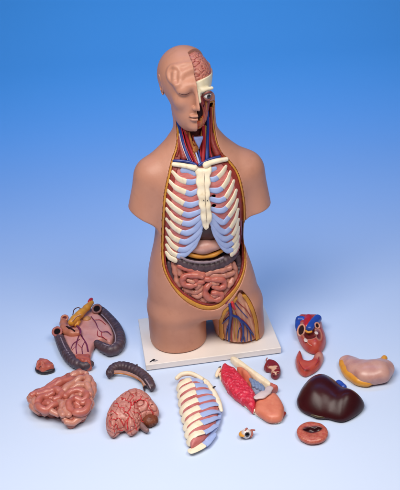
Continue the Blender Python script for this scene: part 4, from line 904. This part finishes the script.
for i, (tn, p) in enumerate(gt):
    part('loop', tube(at(p, [q[2]-.004+.003*math.sin(3*k+i) for k, q in enumerate(p)]), [.0088]+[.0104]*(len(p)-2)+[.0088], n=18, sub=9, mod=lumpy(i+60, .15, 130)), M[tn], t)

# ---- brain half with cerebellum
o = [(-.2794,-.4347,.0200),(-.2845,-.3996,.0200),(-.2806,-.3611,.0200),(-.2659,-.3266,.0200),(-.2404,-.2951,.0200),(-.2153,-.2822,.0200),(-.1931,-.2845,.0200),(-.1678,-.3073,.0200),(-.1509,-.3422,.0200),(-.1408,-.3686,.0200),(-.1459,-.3862,.0200),(-.1661,-.3918,.0200),(-.1856,-.4046,.0200),(-.1927,-.4331,.0200),(-.2084,-.4516,.0200),(-.2225,-.4510,.0200),(-.2352,-.4342,.0200),(-.2427,-.4408,.0200),(-.2550,-.4550,.0200),(-.2699,-.4527,.0200)]
t = thing('brain_half', 'pink brain half threaded with red arteries', 'organ model', center(o))
def brain_x(g, X, Y, Z, d2):
    q = np.clip(np.abs(gyri_field(X, Y, Z, 300., 9))/.55, 0, 1)
    return g+.0040*(1-q)**1.4
V, F = dome(o, .058, .042, h=.0019, base=.012, extra=brain_x)
q = np.clip(np.abs(gyri_field(*V.T, 300., 9))/.42, 0, 1)[:, None]
part('cerebrum', (V, F), M['gyri'], t, np.array(srgb('98302e'))*(1-q)+np.array(srgb('c9877a'))*q)
def wig(P):
    P = np.array(P, float); r = np.random.RandomState(int(abs(P[0, 0]*1e5))); Q = [P[0]]
    for a, b in zip(P[:-1], P[1:]):
        n_ = np.array([-(b-a)[1], (b-a)[0], 0]); Q += [a+(b-a)*.35+n_*r.uniform(-.22, .22), a+(b-a)*.7+n_*r.uniform(-.22, .22), b]
    return np.array(Q)
def on_dome(P, lift=.0005):
    """lay points on the brain's surface, found from its mesh"""
    out = []
    for p in catmull(P, 5):
        d = (V[:, 0]-p[0])**2+(V[:, 1]-p[1])**2; i = np.argsort(d)[:12]
        out.append((p[0], p[1], V[i, 2].max()-.0006+lift))
    return out
for p, r in (([(-.2220,-.4455,.0500),(-.2208,-.4123,.0500),(-.2139,-.3874,.0500),(-.1987,-.3673,.0500),(-.1887,-.3464,.0500)], .0014), ([(-.2139,-.3874,.0500),(-.2284,-.3599,.0500),(-.2398,-.3454,.0500)], .0011), ([(-.1987,-.3673,.0500),(-.1775,-.3652,.0500),(-.1611,-.3843,.0500),(-.1528,-.4066,.0500)], .0011),
             ([(-.2208,-.4123,.0500),(-.2427,-.3930,.0500),(-.2572,-.3700,.0500)], .0011), ([(-.2227,-.4289,.0500),(-.2465,-.4223,.0500),(-.2615,-.4332,.0500)], .0011), ([(-.2473,-.4157,.0450),(-.2615,-.3974,.0450),(-.2721,-.3963,.0450)], .0009), ([(-.2080,-.4051,.0500),(-.1897,-.4028,.0500),(-.1710,-.4132,.0500)], .0010),
             ([(-.2124,-.4257,.0500),(-.2043,-.4349,.0500),(-.1987,-.4458,.0500)], .0009), ([(-.1775,-.3652,.0500),(-.1698,-.3528,.0500)], .0009), ([(-.2164,-.3915,.0500),(-.2099,-.3530,.0500),(-.2106,-.3352,.0500)], .0010), ([(-.2606,-.4205,.0400),(-.2670,-.4447,.0400)], .0009), ([(-.2362,-.4396,.0400),(-.2518,-.4380,.0400),(-.2561,-.4539,.0400)], .0009)):
    part('artery', tube(on_dome(wig(p)), r*1.0, n=8, sub=2), M['bright_artery'], t)
cb = [(-.1675,-.3984,.0140)][0]
V2, F2 = blob(cb, (.0225, .0205, .0150), n=48, m=40, mod=lambda D: 1+.030*np.sin(42*D[..., 2]+9*D[..., 0])+.05*np.sin(5*D[..., 0]+2))
part('cerebellum', (V2, F2), M['cerebellum'], t)
part('brainstem', tube([(-.1928,-.4084,.0120),(-.1831,-.4260,.0120),(-.1736,-.4373,.0120)], [.009, .0082, .0062], n=14, mod=lumpy(3, .07, 150)), M['brainstem'], t)

# ---- piece of transverse colon
p = [(-.2873,-.1728,.0170),(-.2770,-.1520,.0170),(-.2615,-.1436,.0170),(-.2409,-.1479,.0170),(-.2171,-.1646,.0170),(-.1933,-.1929,.0170),(-.1754,-.2240,.0170),(-.1650,-.2513,.0170)]
t = thing('colon_piece', 'curved dark grey colon piece with a pink underside', 'organ model', center(p))
part('tube', tube(p, [.0125, .0150, .0158, .0160, .0160, .0160, .0158, .0125], n=24, sub=14, mod=haustra(.0125, .14, 4)), M['colon'], t)
lf = [(-.2764,-.1727,.0140),(-.2573,-.1738,.0140),(-.2339,-.1833,.0140),(-.2104,-.2015,.0140),(-.1941,-.2216,.0140),(-.1876,-.2433,.0140)]
def strip(P0, P1, z0, z1, th=.003):
    A = catmull(P0, 5); B = catmull(P1, 5); n = len(A); k = 7; V = []
    for i in range(n):
        for j in range(k):
            u = j/(k-1); q = A[i]*(1-u)+B[i]*u; V.append((q[0], q[1], q[2]+.0035*math.sin(math.pi*u)))
    V = np.array(V); W = V-np.array([0, 0, th]); m = len(V)
    F = []
    for i in range(n-1):
        for j in range(k-1):
            a = i*k+j; F.append([a, a+1, a+k+1, a+k]); F.append([m+a, m+a+k, m+a+k+1, m+a+1])
        for j in (0, k-1):
            a = i*k+j; q = [a, a+k, m+a+k, m+a]; F.append(q if j == 0 else q[::-1])
    for i in (0, n-1):
        for j in range(k-1):
            a = i*k+j; q = [a, m+a, m+a+1, a+1]; F.append(q if i == 0 else q[::-1])
    return np.vstack([V, W]), F
up = [(-.2736,-.1724,.0240),(-.2564,-.1733,.0240),(-.2330,-.1828,.0240),(-.2094,-.2021,.0240),(-.1917,-.2253,.0240),(-.1798,-.2523,.0240)]
part('mesentery_strip', strip(up, lf, 0, 0), M['pale_flesh'], t)
part('cut_edge', tube(lf, .0017, n=8, mod=lumpy(3, .2, 200)), M['ochre'], t)
opening(t, [(-.2879,-.1757,.0170)][0], (-.8, -.5, .3), .0105, .0105, .0032, 'colon', 'hollow_shade')
part('taenia', tube([(-.1822,-.2361,.0330),(-.1719,-.2610,.0330),(-.1659,-.2803,.0330)], .0022, n=8, flat=.6), M['taenia'], t)
part('stub', tube([(-.2082,-.1723,.0300),(-.2075,-.1583,.0300)], [.003, .0022], n=8), M['colon'], t)
part('stub', tube([(-.1885,-.2350,.0060),(-.1864,-.2503,.0060)], [.003, .0022], n=8), M['colon'], t)

# ---- large intestine with mesentery, duodenum and pancreas
pr = [(-.4630,.0620,.0180),(-.4507,.0208,.0180),(-.4348,-.0280,.0180),(-.4149,-.0757,.0180),(-.3891,-.1124,.0180),(-.3643,-.1285,.0180),(-.3458,-.1224,.0180)]
pl = [(-.3478,.1860,.0180),(-.3339,.1718,.0180),(-.3103,.1292,.0180),(-.2834,.0726,.0180),(-.2678,.0163,.0180),(-.2682,-.0335,.0180),(-.2882,-.0577,.0180),(-.3133,-.0397,.0180),(-.3347,-.0143,.0180)]
t = thing('large_intestine', 'dark grey large intestine framing a pink veined membrane', 'organ model', center(pr+pl))
part('colon', tube(pr, [.0150, .0160, .0170, .0175, .0175, .0160, .0120], n=26, sub=16, mod=haustra(.0150, .15, 6)), M['colon'], t)
part('colon', tube(pl, [.0150, .0165, .0175, .0185, .0190, .0190, .0185, .0165, .0120], n=26, sub=16, mod=haustra(.0150, .15, 7)), M['colon'], t)
part('taenia', tube(at([(-.4456,.0091,.0360),(-.4277,-.0452,.0360),(-.4082,-.0901,.0360)], .0335), .0019, n=8, sub=8, flat=.6), M['taenia'], t)
part('taenia', tube(at([(-.3288,.1262,.0360),(-.3073,.0847,.0360),(-.2871,.0329,.0360),(-.2766,-.0134,.0360),(-.2784,-.0462,.0360),(-.2938,-.0585,.0360),(-.3125,-.0455,.0360)], .0350), .0019, n=8, sub=8, flat=.6), M['taenia'], t)
opening(t, [(-.4590,.0384,.0360)][0], (-.10, -.55, .83), .0135, .0135, .0040, 'rim_flesh', 'hollow_shade')
opening(t, [(-.3457,.1568,.0380)][0], (-.15, -.55, .82), .0138, .0138, .0038, 'colon_rim', 'hollow_shade')
ms = [(-.4436,.0281,.0200),(-.4502,.0893,.0200),(-.4402,.1296,.0200),(-.4187,.1697,.0200),(-.3927,.2039,.0200),(-.3625,.1907,.0200),(-.3476,.1640,.0200),(-.3225,.1244,.0200),(-.2975,.0769,.0200),(-.2824,.0290,.0200),(-.2873,-.0124,.0200),(-.3007,-.0224,.0200),(-.3205,.0020,.0200),(-.3361,-.0128,.0200),(-.3458,-.0439,.0200),(-.3504,-.0807,.0200),(-.3813,-.0987,.0200),(-.4083,-.0641,.0200),(-.4265,-.0183,.0200)]
def mesh_x(g, X, Y, Z, d2): return g+.0008*waves(X, Y, Z, 130., 21)
part('mesentery', dome(ms, .026, .012, h=.0021, base=.008, extra=mesh_x), M['mesentery'], t)
def over(P, z=.0268): return at(P, z)
for p, r, m in (([(-.3895,.0348,.0280),(-.3777,.0052,.0280),(-.3641,-.0295,.0280),(-.3564,-.0681,.0280)], .0024, 'purple_vein'), ([(-.3895,.0348,.0280),(-.3941,.0016,.0280),(-.3951,-.0368,.0280),(-.3900,-.0749,.0280)], .0018, 'purple_vein'),
                ([(-.3880,.0008,.0280),(-.4042,-.0194,.0280),(-.4092,-.0460,.0280)], .0012, 'purple_vein'), ([(-.3701,-.0123,.0280),(-.3764,-.0444,.0280),(-.3715,-.0823,.0280)], .0013, 'purple_vein'), ([(-.3900,-.0265,.0280),(-.3776,-.0469,.0280)], .0009, 'artery'),
                ([(-.3633,.1314,.0280),(-.3462,.0935,.0280),(-.3358,.0571,.0280),(-.3234,.0355,.0280),(-.3065,.0352,.0280),(-.2930,.0149,.0280)], .0015, 'purple_vein'), ([(-.3358,.0571,.0280),(-.3341,.0169,.0280),(-.3151,.0035,.0280)], .0012, 'artery'), ([(-.3234,.0355,.0280),(-.3201,.0097,.0280),(-.3050,-.0116,.0280)], .0011, 'artery'),
                ([(-.3521,.1090,.0280),(-.3331,.1067,.0280),(-.3139,.0778,.0280)], .0010, 'artery'), ([(-.3951,-.0368,.0280),(-.4042,-.0541,.0280)], .0009, 'artery')):
    part('membrane_vessel', tube(over(p), r, n=8, sub=6), M[m], t)
part('pancreas', tube([(-.4169,.0701,.0460),(-.4040,.0974,.0460),(-.3909,.1259,.0460),(-.3773,.1524,.0460),(-.3638,.1831,.0460)], [.0120, .0135, .0125, .0110, .0085], n=18, sub=9, mod=lumpy(13, .10, 160)), M['yellow'], t)
part('pancreas_head', blob([(-.4056,.0848,.0360)][0], (.014, .018, .010), mod=lambda D: 1+.08*np.sin(7*D[..., 0]+5*D[..., 1])), M['yellow'], t)
part('bile_duct', tube([(-.4113,.0588,.0580),(-.4026,.0813,.0580),(-.3883,.0950,.0580)], .0014, n=8), M['pale_flesh'], t)
part('vessel_tip', tube([(-.3694,.1821,.0500),(-.3670,.1919,.0500),(-.3649,.1980,.0500)], [.0065, .0070, .0060], n=14), M['bright_artery'], t)
part('splenic_loop', tube([(-.4172,.1146,.0460),(-.4160,.1473,.0460),(-.4030,.1580,.0460),(-.3869,.1351,.0460)], .0016, n=8), M['dark_brown'], t)
part('duodenum', tube([(-.4472,.1173,.0300),(-.4456,.0845,.0300),(-.4353,.0519,.0300),(-.4151,.0318,.0300),(-.3935,.0310,.0300)], [.0115, .0125, .0130, .0130, .0110], n=20, sub=9, mod=lumpy(15, .08, 150)), M['duod'], t)
q = np.array([(-.4432,.1096,.0400)][0])
part('cut_rim', tube([q+(.0095*math.cos(a), .0080*math.sin(a), .004*math.sin(a)) for a in np.linspace(0, 6.2832, 15)], .0036, n=10, sub=3, cap=False), M['duod'], t)
part('lumen_shade', blob(q, (.0080, .0068, .003)), M['chamber'], t)  # dark red disc painted for the duodenum's shaded inside
part('duodenum_slit_shade', tube([(-.4313,.0543,.0420),(-.4175,.0400,.0420),(-.4039,.0259,.0420)], [.0026, .0048, .0028], n=10), M['cavity_shade'], t)  # dark tube laid on top to paint the shade of an open slit
part('lymph_patch', blob([(-.3770,.1213,.0260)][0], (.014, .012, .0065), mod=lambda D: 1+.06*np.sin(6*D[..., 0])), M['ochre_pale'], t)
part('vein_trunk', tube([(-.3994,.0572,.0400),(-.3882,.0357,.0400),(-.3843,.0097,.0400)], [.0030, .0036, .003], n=10), M['purple_vein'], t)
co_ = [(-.4007,-.0920,.0240),(-.3899,-.0806,.0240),(-.3708,-.0785,.0240),(-.3514,-.0776,.0240),(-.3440,-.1036,.0240),(-.3410,-.1337,.0240),(-.3599,-.1377,.0240),(-.3827,-.1270,.0240)]
def cec_x(g, X, Y, Z, d2): return g+.0016*waves(X, Y, Z, 260., 31)
part('opened_cecum', dome(co_, .036, .014, h=.0018, base=.010, extra=cec_x), M['cecum_inner'], t)

# ---- lid of the cecum
o = [(-.5079,-.0655,.0100),(-.4957,-.0674,.0100),(-.4828,-.0757,.0100),(-.4700,-.0829,.0100),(-.4591,-.0997,.0100),(-.4497,-.1207,.0100),(-.4530,-.1325,.0100),(-.4690,-.1398,.0100),(-.4865,-.1399,.0100),(-.5026,-.1321,.0100),(-.5124,-.1158,.0100),(-.5100,-.0945,.0100)]
t = thing('cecum_flap', 'small red wedge of bowel with a dark rim left of all', 'organ model', center(o))
t['label'] = 'small red bowel wedge with black underside above the coiled intestine'
part('outer_wall', dome(o, .013, .008, h=.0016, base=.006), M['colon_dark'], t)
oi = [(-.5041,-.0725,.0180),(-.4937,-.0747,.0180),(-.4809,-.0824,.0180),(-.4681,-.0896,.0180),(-.4584,-.1068,.0180),(-.4523,-.1238,.0180),(-.4603,-.1311,.0180),(-.4744,-.1346,.0180),(-.4890,-.1340,.0180),(-.5009,-.1276,.0180),(-.5069,-.1178,.0180),(-.5061,-.0973,.0180)]
def cec_y(g, X, Y, Z, d2): return smax(g+.0024*waves(X, Y, Z, 210., 17), .008-Z, .003)
part('inner_lining', dome(oi, .024, .011, h=.0016, base=.012, extra=cec_y), M['cecum_inner'], t)

# ---- chest wall half, outside up
o = [(-.0931,-.2486,.0180),(-.0738,-.2297,.0180),(-.0524,-.2320,.0180),(-.0319,-.2429,.0180),(-.0129,-.2620,.0180),(.0025,-.2939,.0180),(.0145,-.3314,.0180),(.0199,-.3564,.0180),(.0129,-.4142,.0180),(-.0033,-.4622,.0180),(-.0267,-.4975,.0180),(-.0569,-.5242,.0180),(-.0632,-.5120,.0180),(-.0691,-.4642,.0180),(-.0777,-.4050,.0180),(-.0861,-.3436,.0180)]
t = thing('chest_wall_half', 'half rib cage with cream ribs and blue cartilage lying on the paper', 'organ model', center(o))
part('intercostal_muscle', dome(o, .036, .040, h=.0024, base=.012), M['intercostal'], t)
O_ = closed(o, 5); 
def wall_z(P, off):
    P = np.asarray(P, float); d = poly(O_, P[:, 0], P[:, 1]); u = np.clip(-d/.040, 0, 1); return .012+(.036-.012)*np.sqrt(1-(1-u)**2)+off
rows = [([(-.0913,-.2692,.0300),(-.0734,-.2618,.0300),(-.0538,-.2544,.0300)], [(-.0521,-.2573,.0360),(-.0395,-.2549,.0360),(-.0286,-.2608,.0360)]),
 ([(-.0890,-.3019,.0300),(-.0683,-.2912,.0300),(-.0447,-.2808,.0300)], [(-.0431,-.2865,.0360),(-.0278,-.2825,.0360),(-.0148,-.2811,.0360)]),
 ([(-.0868,-.3369,.0300),(-.0661,-.3261,.0300),(-.0414,-.3142,.0300)], [(-.0404,-.3207,.0360),(-.0220,-.3154,.0360),(-.0044,-.3100,.0360)]),
 ([(-.0839,-.3711,.0300),(-.0624,-.3611,.0300),(-.0374,-.3496,.0300)], [(-.0367,-.3551,.0360),(-.0149,-.3458,.0360),(.0044,-.3345,.0360)]),
 ([(-.0790,-.4051,.0300),(-.0566,-.3946,.0300),(-.0338,-.3841,.0300)], [(-.0328,-.3878,.0360),(-.0092,-.3746,.0360),(.0147,-.3596,.0360)]),
 ([(-.0747,-.4391,.0300),(-.0531,-.4280,.0300),(-.0318,-.4159,.0300)], [(-.0311,-.4203,.0360),(-.0091,-.4057,.0360),(.0144,-.3884,.0360)]),
 ([(-.0705,-.4697,.0300),(-.0517,-.4594,.0300),(-.0312,-.4476,.0300)], [(-.0299,-.4496,.0360),(-.0085,-.4335,.0360),(.0112,-.4112,.0360)]),
 ([(-.0663,-.4989,.0300),(-.0483,-.4896,.0300),(-.0275,-.4772,.0300)], [(-.0262,-.4801,.0360),(-.0102,-.4630,.0360),(.0042,-.4406,.0360)]),
 ([(-.0613,-.5298,.0300),(-.0455,-.5213,.0300),(-.0274,-.5075,.0300)], [(-.0261,-.5095,.0360),(-.0144,-.4924,.0360),(-.0033,-.4702,.0360)])]
for i, (b, c) in enumerate(rows):
    B = catmull(b, 6); B[:, 2] = wall_z(B, -.0005)
    part('rib', tube(B, .0112, n=14, sub=2, flat=.26, hint=(0, 0, 1.), mod=lumpy(i+5, .06, 130), ends=(.7, .06)), M['bone'], t)
    B = catmull(c, 6); B[:, 2] = wall_z(B, -.0005)
    part('costal_cartilage', tube(B, .0110, n=14, sub=2, flat=.28, hint=(0, 0, 1.), mod=lumpy(i+15, .06, 130), ends=(.06, 1.)), M['cartilage'], t)
B = catmull([(.0162,-.3374,.0240),(.0190,-.3687,.0240),(.0138,-.4111,.0240),(-.0003,-.4575,.0240),(-.0193,-.4918,.0240)], 6); B[:, 2] = np.maximum(wall_z(B, -.001), .013)
part('cartilage_margin', tube(B, [.005, .007, .008, .007, .005], n=14, sub=2, flat=.55, hint=(0, 0, 1.)), M['cartilage'], t)
part('clavicle', tube([(-.0933,-.2377,.0300),(-.0785,-.2210,.0300),(-.0559,-.2196,.0300),(-.0366,-.2343,.0300),(-.0230,-.2492,.0300)], [.0062, .0070, .0070, .0066, .006], n=14, sub=8), M['bone'], t)
part('sternum_half', tube([(-.0258,-.2348,.0220),(-.0104,-.2593,.0220),(.0028,-.2906,.0220),(.0133,-.3273,.0220),(.0199,-.3600,.0220),(.0244,-.3865,.0220)], [.0072, .0084, .0080, .0080, .0075, .0045], n=14, sub=8, flat=.8, mod=lumpy(6, .08, 120)), M['bone'], t)
part('pin', tube([(.0065,-.2946,.0320),(.0115,-.2914,.0320)], .0022, n=10), M['ink'], t)

# ---- the other chest wall half, inside up, with the lung in place
lr = [(.0356,-.1758,.0220),(.0524,-.1727,.0220),(.0748,-.2001,.0220),(.0907,-.2360,.0220),(.1083,-.2806,.0220),(.1226,-.3208,.0220),(.1197,-.3545,.0220),(.1087,-.3901,.0220),(.0910,-.3647,.0220),(.0638,-.3281,.0220),(.0432,-.2875,.0220),(.0299,-.2389,.0220),(.0290,-.1999,.0220)]
t = thing('chest_half_with_lung', 'half chest with bright red lung and orange lower lobe turned inside up', 'organ model', center(lr))
def lung_x(g, X, Y, Z, d2): return g+.0004*waves(X, Y, Z, 560., 6)+.0005*waves(X, Y, Z, 260., 7)
part('upper_lung', dome(lr, .032, .018, h=.0019, base=.012, extra=lung_x), M['lung'], t)
lo_ = [(.1176,-.3467,.0180),(.1339,-.3328,.0180),(.1567,-.3217,.0180),(.1777,-.3221,.0180),(.1908,-.3637,.0180),(.1917,-.3960,.0180),(.1784,-.4328,.0180),(.1458,-.4336,.0180),(.1220,-.4076,.0180),(.1101,-.3850,.0180)]
part('lower_lung', dome(lo_, .029, .020, h=.0022, base=.010, relax=10), M['lung_lower'], t)
md = [(.0756,-.1981,.0240),(.0893,-.1976,.0240),(.1039,-.2111,.0240),(.1170,-.2417,.0240),(.1175,-.2703,.0240),(.1090,-.2862,.0240),(.0943,-.2459,.0240)]
part('mediastinum', dome(md, .034, .012, h=.0019, base=.012, extra=lambda g, X, Y, Z, d2: g+.0008*waves(X, Y, Z, 260., 9)), M['lung_lower'], t)
cs = [(.0599,-.1365,.0120),(.0809,-.1353,.0120),(.1204,-.1947,.0120),(.1676,-.2665,.0120),(.1576,-.2832,.0120),(.1326,-.2523,.0120),(.1029,-.2007,.0120),(.0711,-.1612,.0120)]
part('sternum_strip', dome(cs, .022, .006, h=.0018, base=.006), M['bone'], t)
for a in ([(.1104,-.2740,.0360),(.1152,-.2896,.0360),(.1165,-.3073,.0360)], [(.1194,-.2816,.0360),(.1242,-.2970,.0360),(.1251,-.3156,.0360)], [(.1282,-.2919,.0360),(.1326,-.3072,.0360),(.1333,-.3238,.0360)], [(.1365,-.3030,.0360),(.1402,-.3172,.0360),(.1408,-.3309,.0360)]):
    part('bronchus', tube(a, [.0046, .0062, .0048], n=12, sub=7), M['bronch'], t)
part('membrane_fold', tube([(.1206,-.3548,.0340),(.1344,-.3473,.0340),(.1478,-.3343,.0340),(.1603,-.3166,.0340)], [.009, .0140, .0140, .0090], n=14, sub=8, flat=.38, hint=(0, 0, 1.), mod=lumpy(8, .12, 140)), M['membrane'], t)
tr = [(.1628,-.2715,.0200),(.1746,-.2812,.0200),(.1860,-.2936,.0200),(.1737,-.3052,.0200),(.1633,-.3114,.0200)]
part('muscle_flap', dome(tr, .026, .006, h=.0016, base=.014), M['flap'], t)
edge = [(.0304,-.1920,.0060),(.0329,-.2264,.0060),(.0447,-.2685,.0060),(.0594,-.3015,.0060),(.0768,-.3286,.0060),(.0938,-.3553,.0060),(.1106,-.3806,.0060),(.1299,-.4040,.0060),(.1493,-.4228,.0060),(.1725,-.4269,.0060),(.1904,-.3991,.0060)]
E_ = catmull(edge, 8)
for i in range(3, len(E_)-6, 4):
    a = E_[i]; b = E_[i+2]
    part('rib_end', tube([(a[0], a[1], .009), (b[0], b[1], .009)], .0056, n=10, sub=3, flat=1.4, hint=(0, 0, 1.)), M['bone'], t)
part('rib_edge_muscle', tube(at(edge, .010), .0048, n=10, sub=6), M['muscle'], t)
part('rib_stub', tube([(.0285,-.1835,.0120),(.0220,-.1986,.0120),(.0185,-.2139,.0120)], [.006, .0058, .0048], n=12), M['bone'], t)
part('pin', tube([(.0272,-.1753,.0140),(.0320,-.1728,.0140)], .0020, n=10), M['ink'], t)

# ================================================================== CAMERA
cam = bpy.data.cameras.new('camera'); co = bpy.data.objects.new('camera', cam); COL.objects.link(co)
from mathutils import Matrix, Vector
C_, r_, u_, b_ = [Vector(v) for v in CAM[:4]]
co.matrix_world = Matrix(((r_.x, u_.x, b_.x, C_.x), (r_.y, u_.y, b_.y, C_.y), (r_.z, u_.z, b_.z, C_.z), (0, 0, 0, 1)))
cam.sensor_fit = 'HORIZONTAL'; cam.sensor_width = 36.; cam.lens = 36.*900/400; cam.clip_end = 100.; cam.clip_start = .05
scene.camera = co

# ================================================================== STUDIO LIGHTS
def area(name, loc, aim, sx, sy, watts, col=(1, 1, 1), spread=180.):
    l = bpy.data.lights.new(name, 'AREA'); l.shape = 'RECTANGLE'; l.size = sx; l.size_y = sy; l.energy = watts; l.color = col
    l.spread = math.radians(spread)
    o = bpy.data.objects.new(name, l); COL.objects.link(o); o.location = loc
    o.rotation_euler = (Vector(aim)-Vector(loc)).to_track_quat('-Z', 'Y').to_euler()
    return o
area('key_softbox', (-.62, -1.22, 2.15), (-.1, -.75, 0.), 1.4, 1.1, 23.5, (1, .94, .875), 122)
area('key_softbox', (.85, -1.22, 2.15), (.1, -.75, 0.), 1.1, .85, 11.5, (1, .94, .875), 122)  # second softbox, added to thin the torso's cast shadow
area('added_backdrop_lamp', (0, .9, 2.8), (0, 1.8, 0.), 5., .5, 34., (.04, .385, 1.), 110)  # unseen blue lamp added to grade the pale paper to blue
area('added_backdrop_lamp', (0, 2.4, 2.8), (0, 4.2, 0.), 5., .5, 24., (.06, .44, 1.), 110)  # another added blue lamp, for the far end of the gradient
w = bpy.data.worlds.new('World'); scene.world = w; w.use_nodes = True
w.node_tree.nodes['Background'].inputs[0].default_value = (.75, .85, 1., 1); w.node_tree.nodes['Background'].inputs[1].default_value = .02

scene.view_settings.view_transform = 'Standard'; scene.view_settings.look = 'None'
scene.view_settings.exposure = 0.; scene.view_settings.gamma = 1.
scene.render.engine = 'CYCLES'
scene.cycles.use_denoising = True
scene.cycles.max_bounces = 6
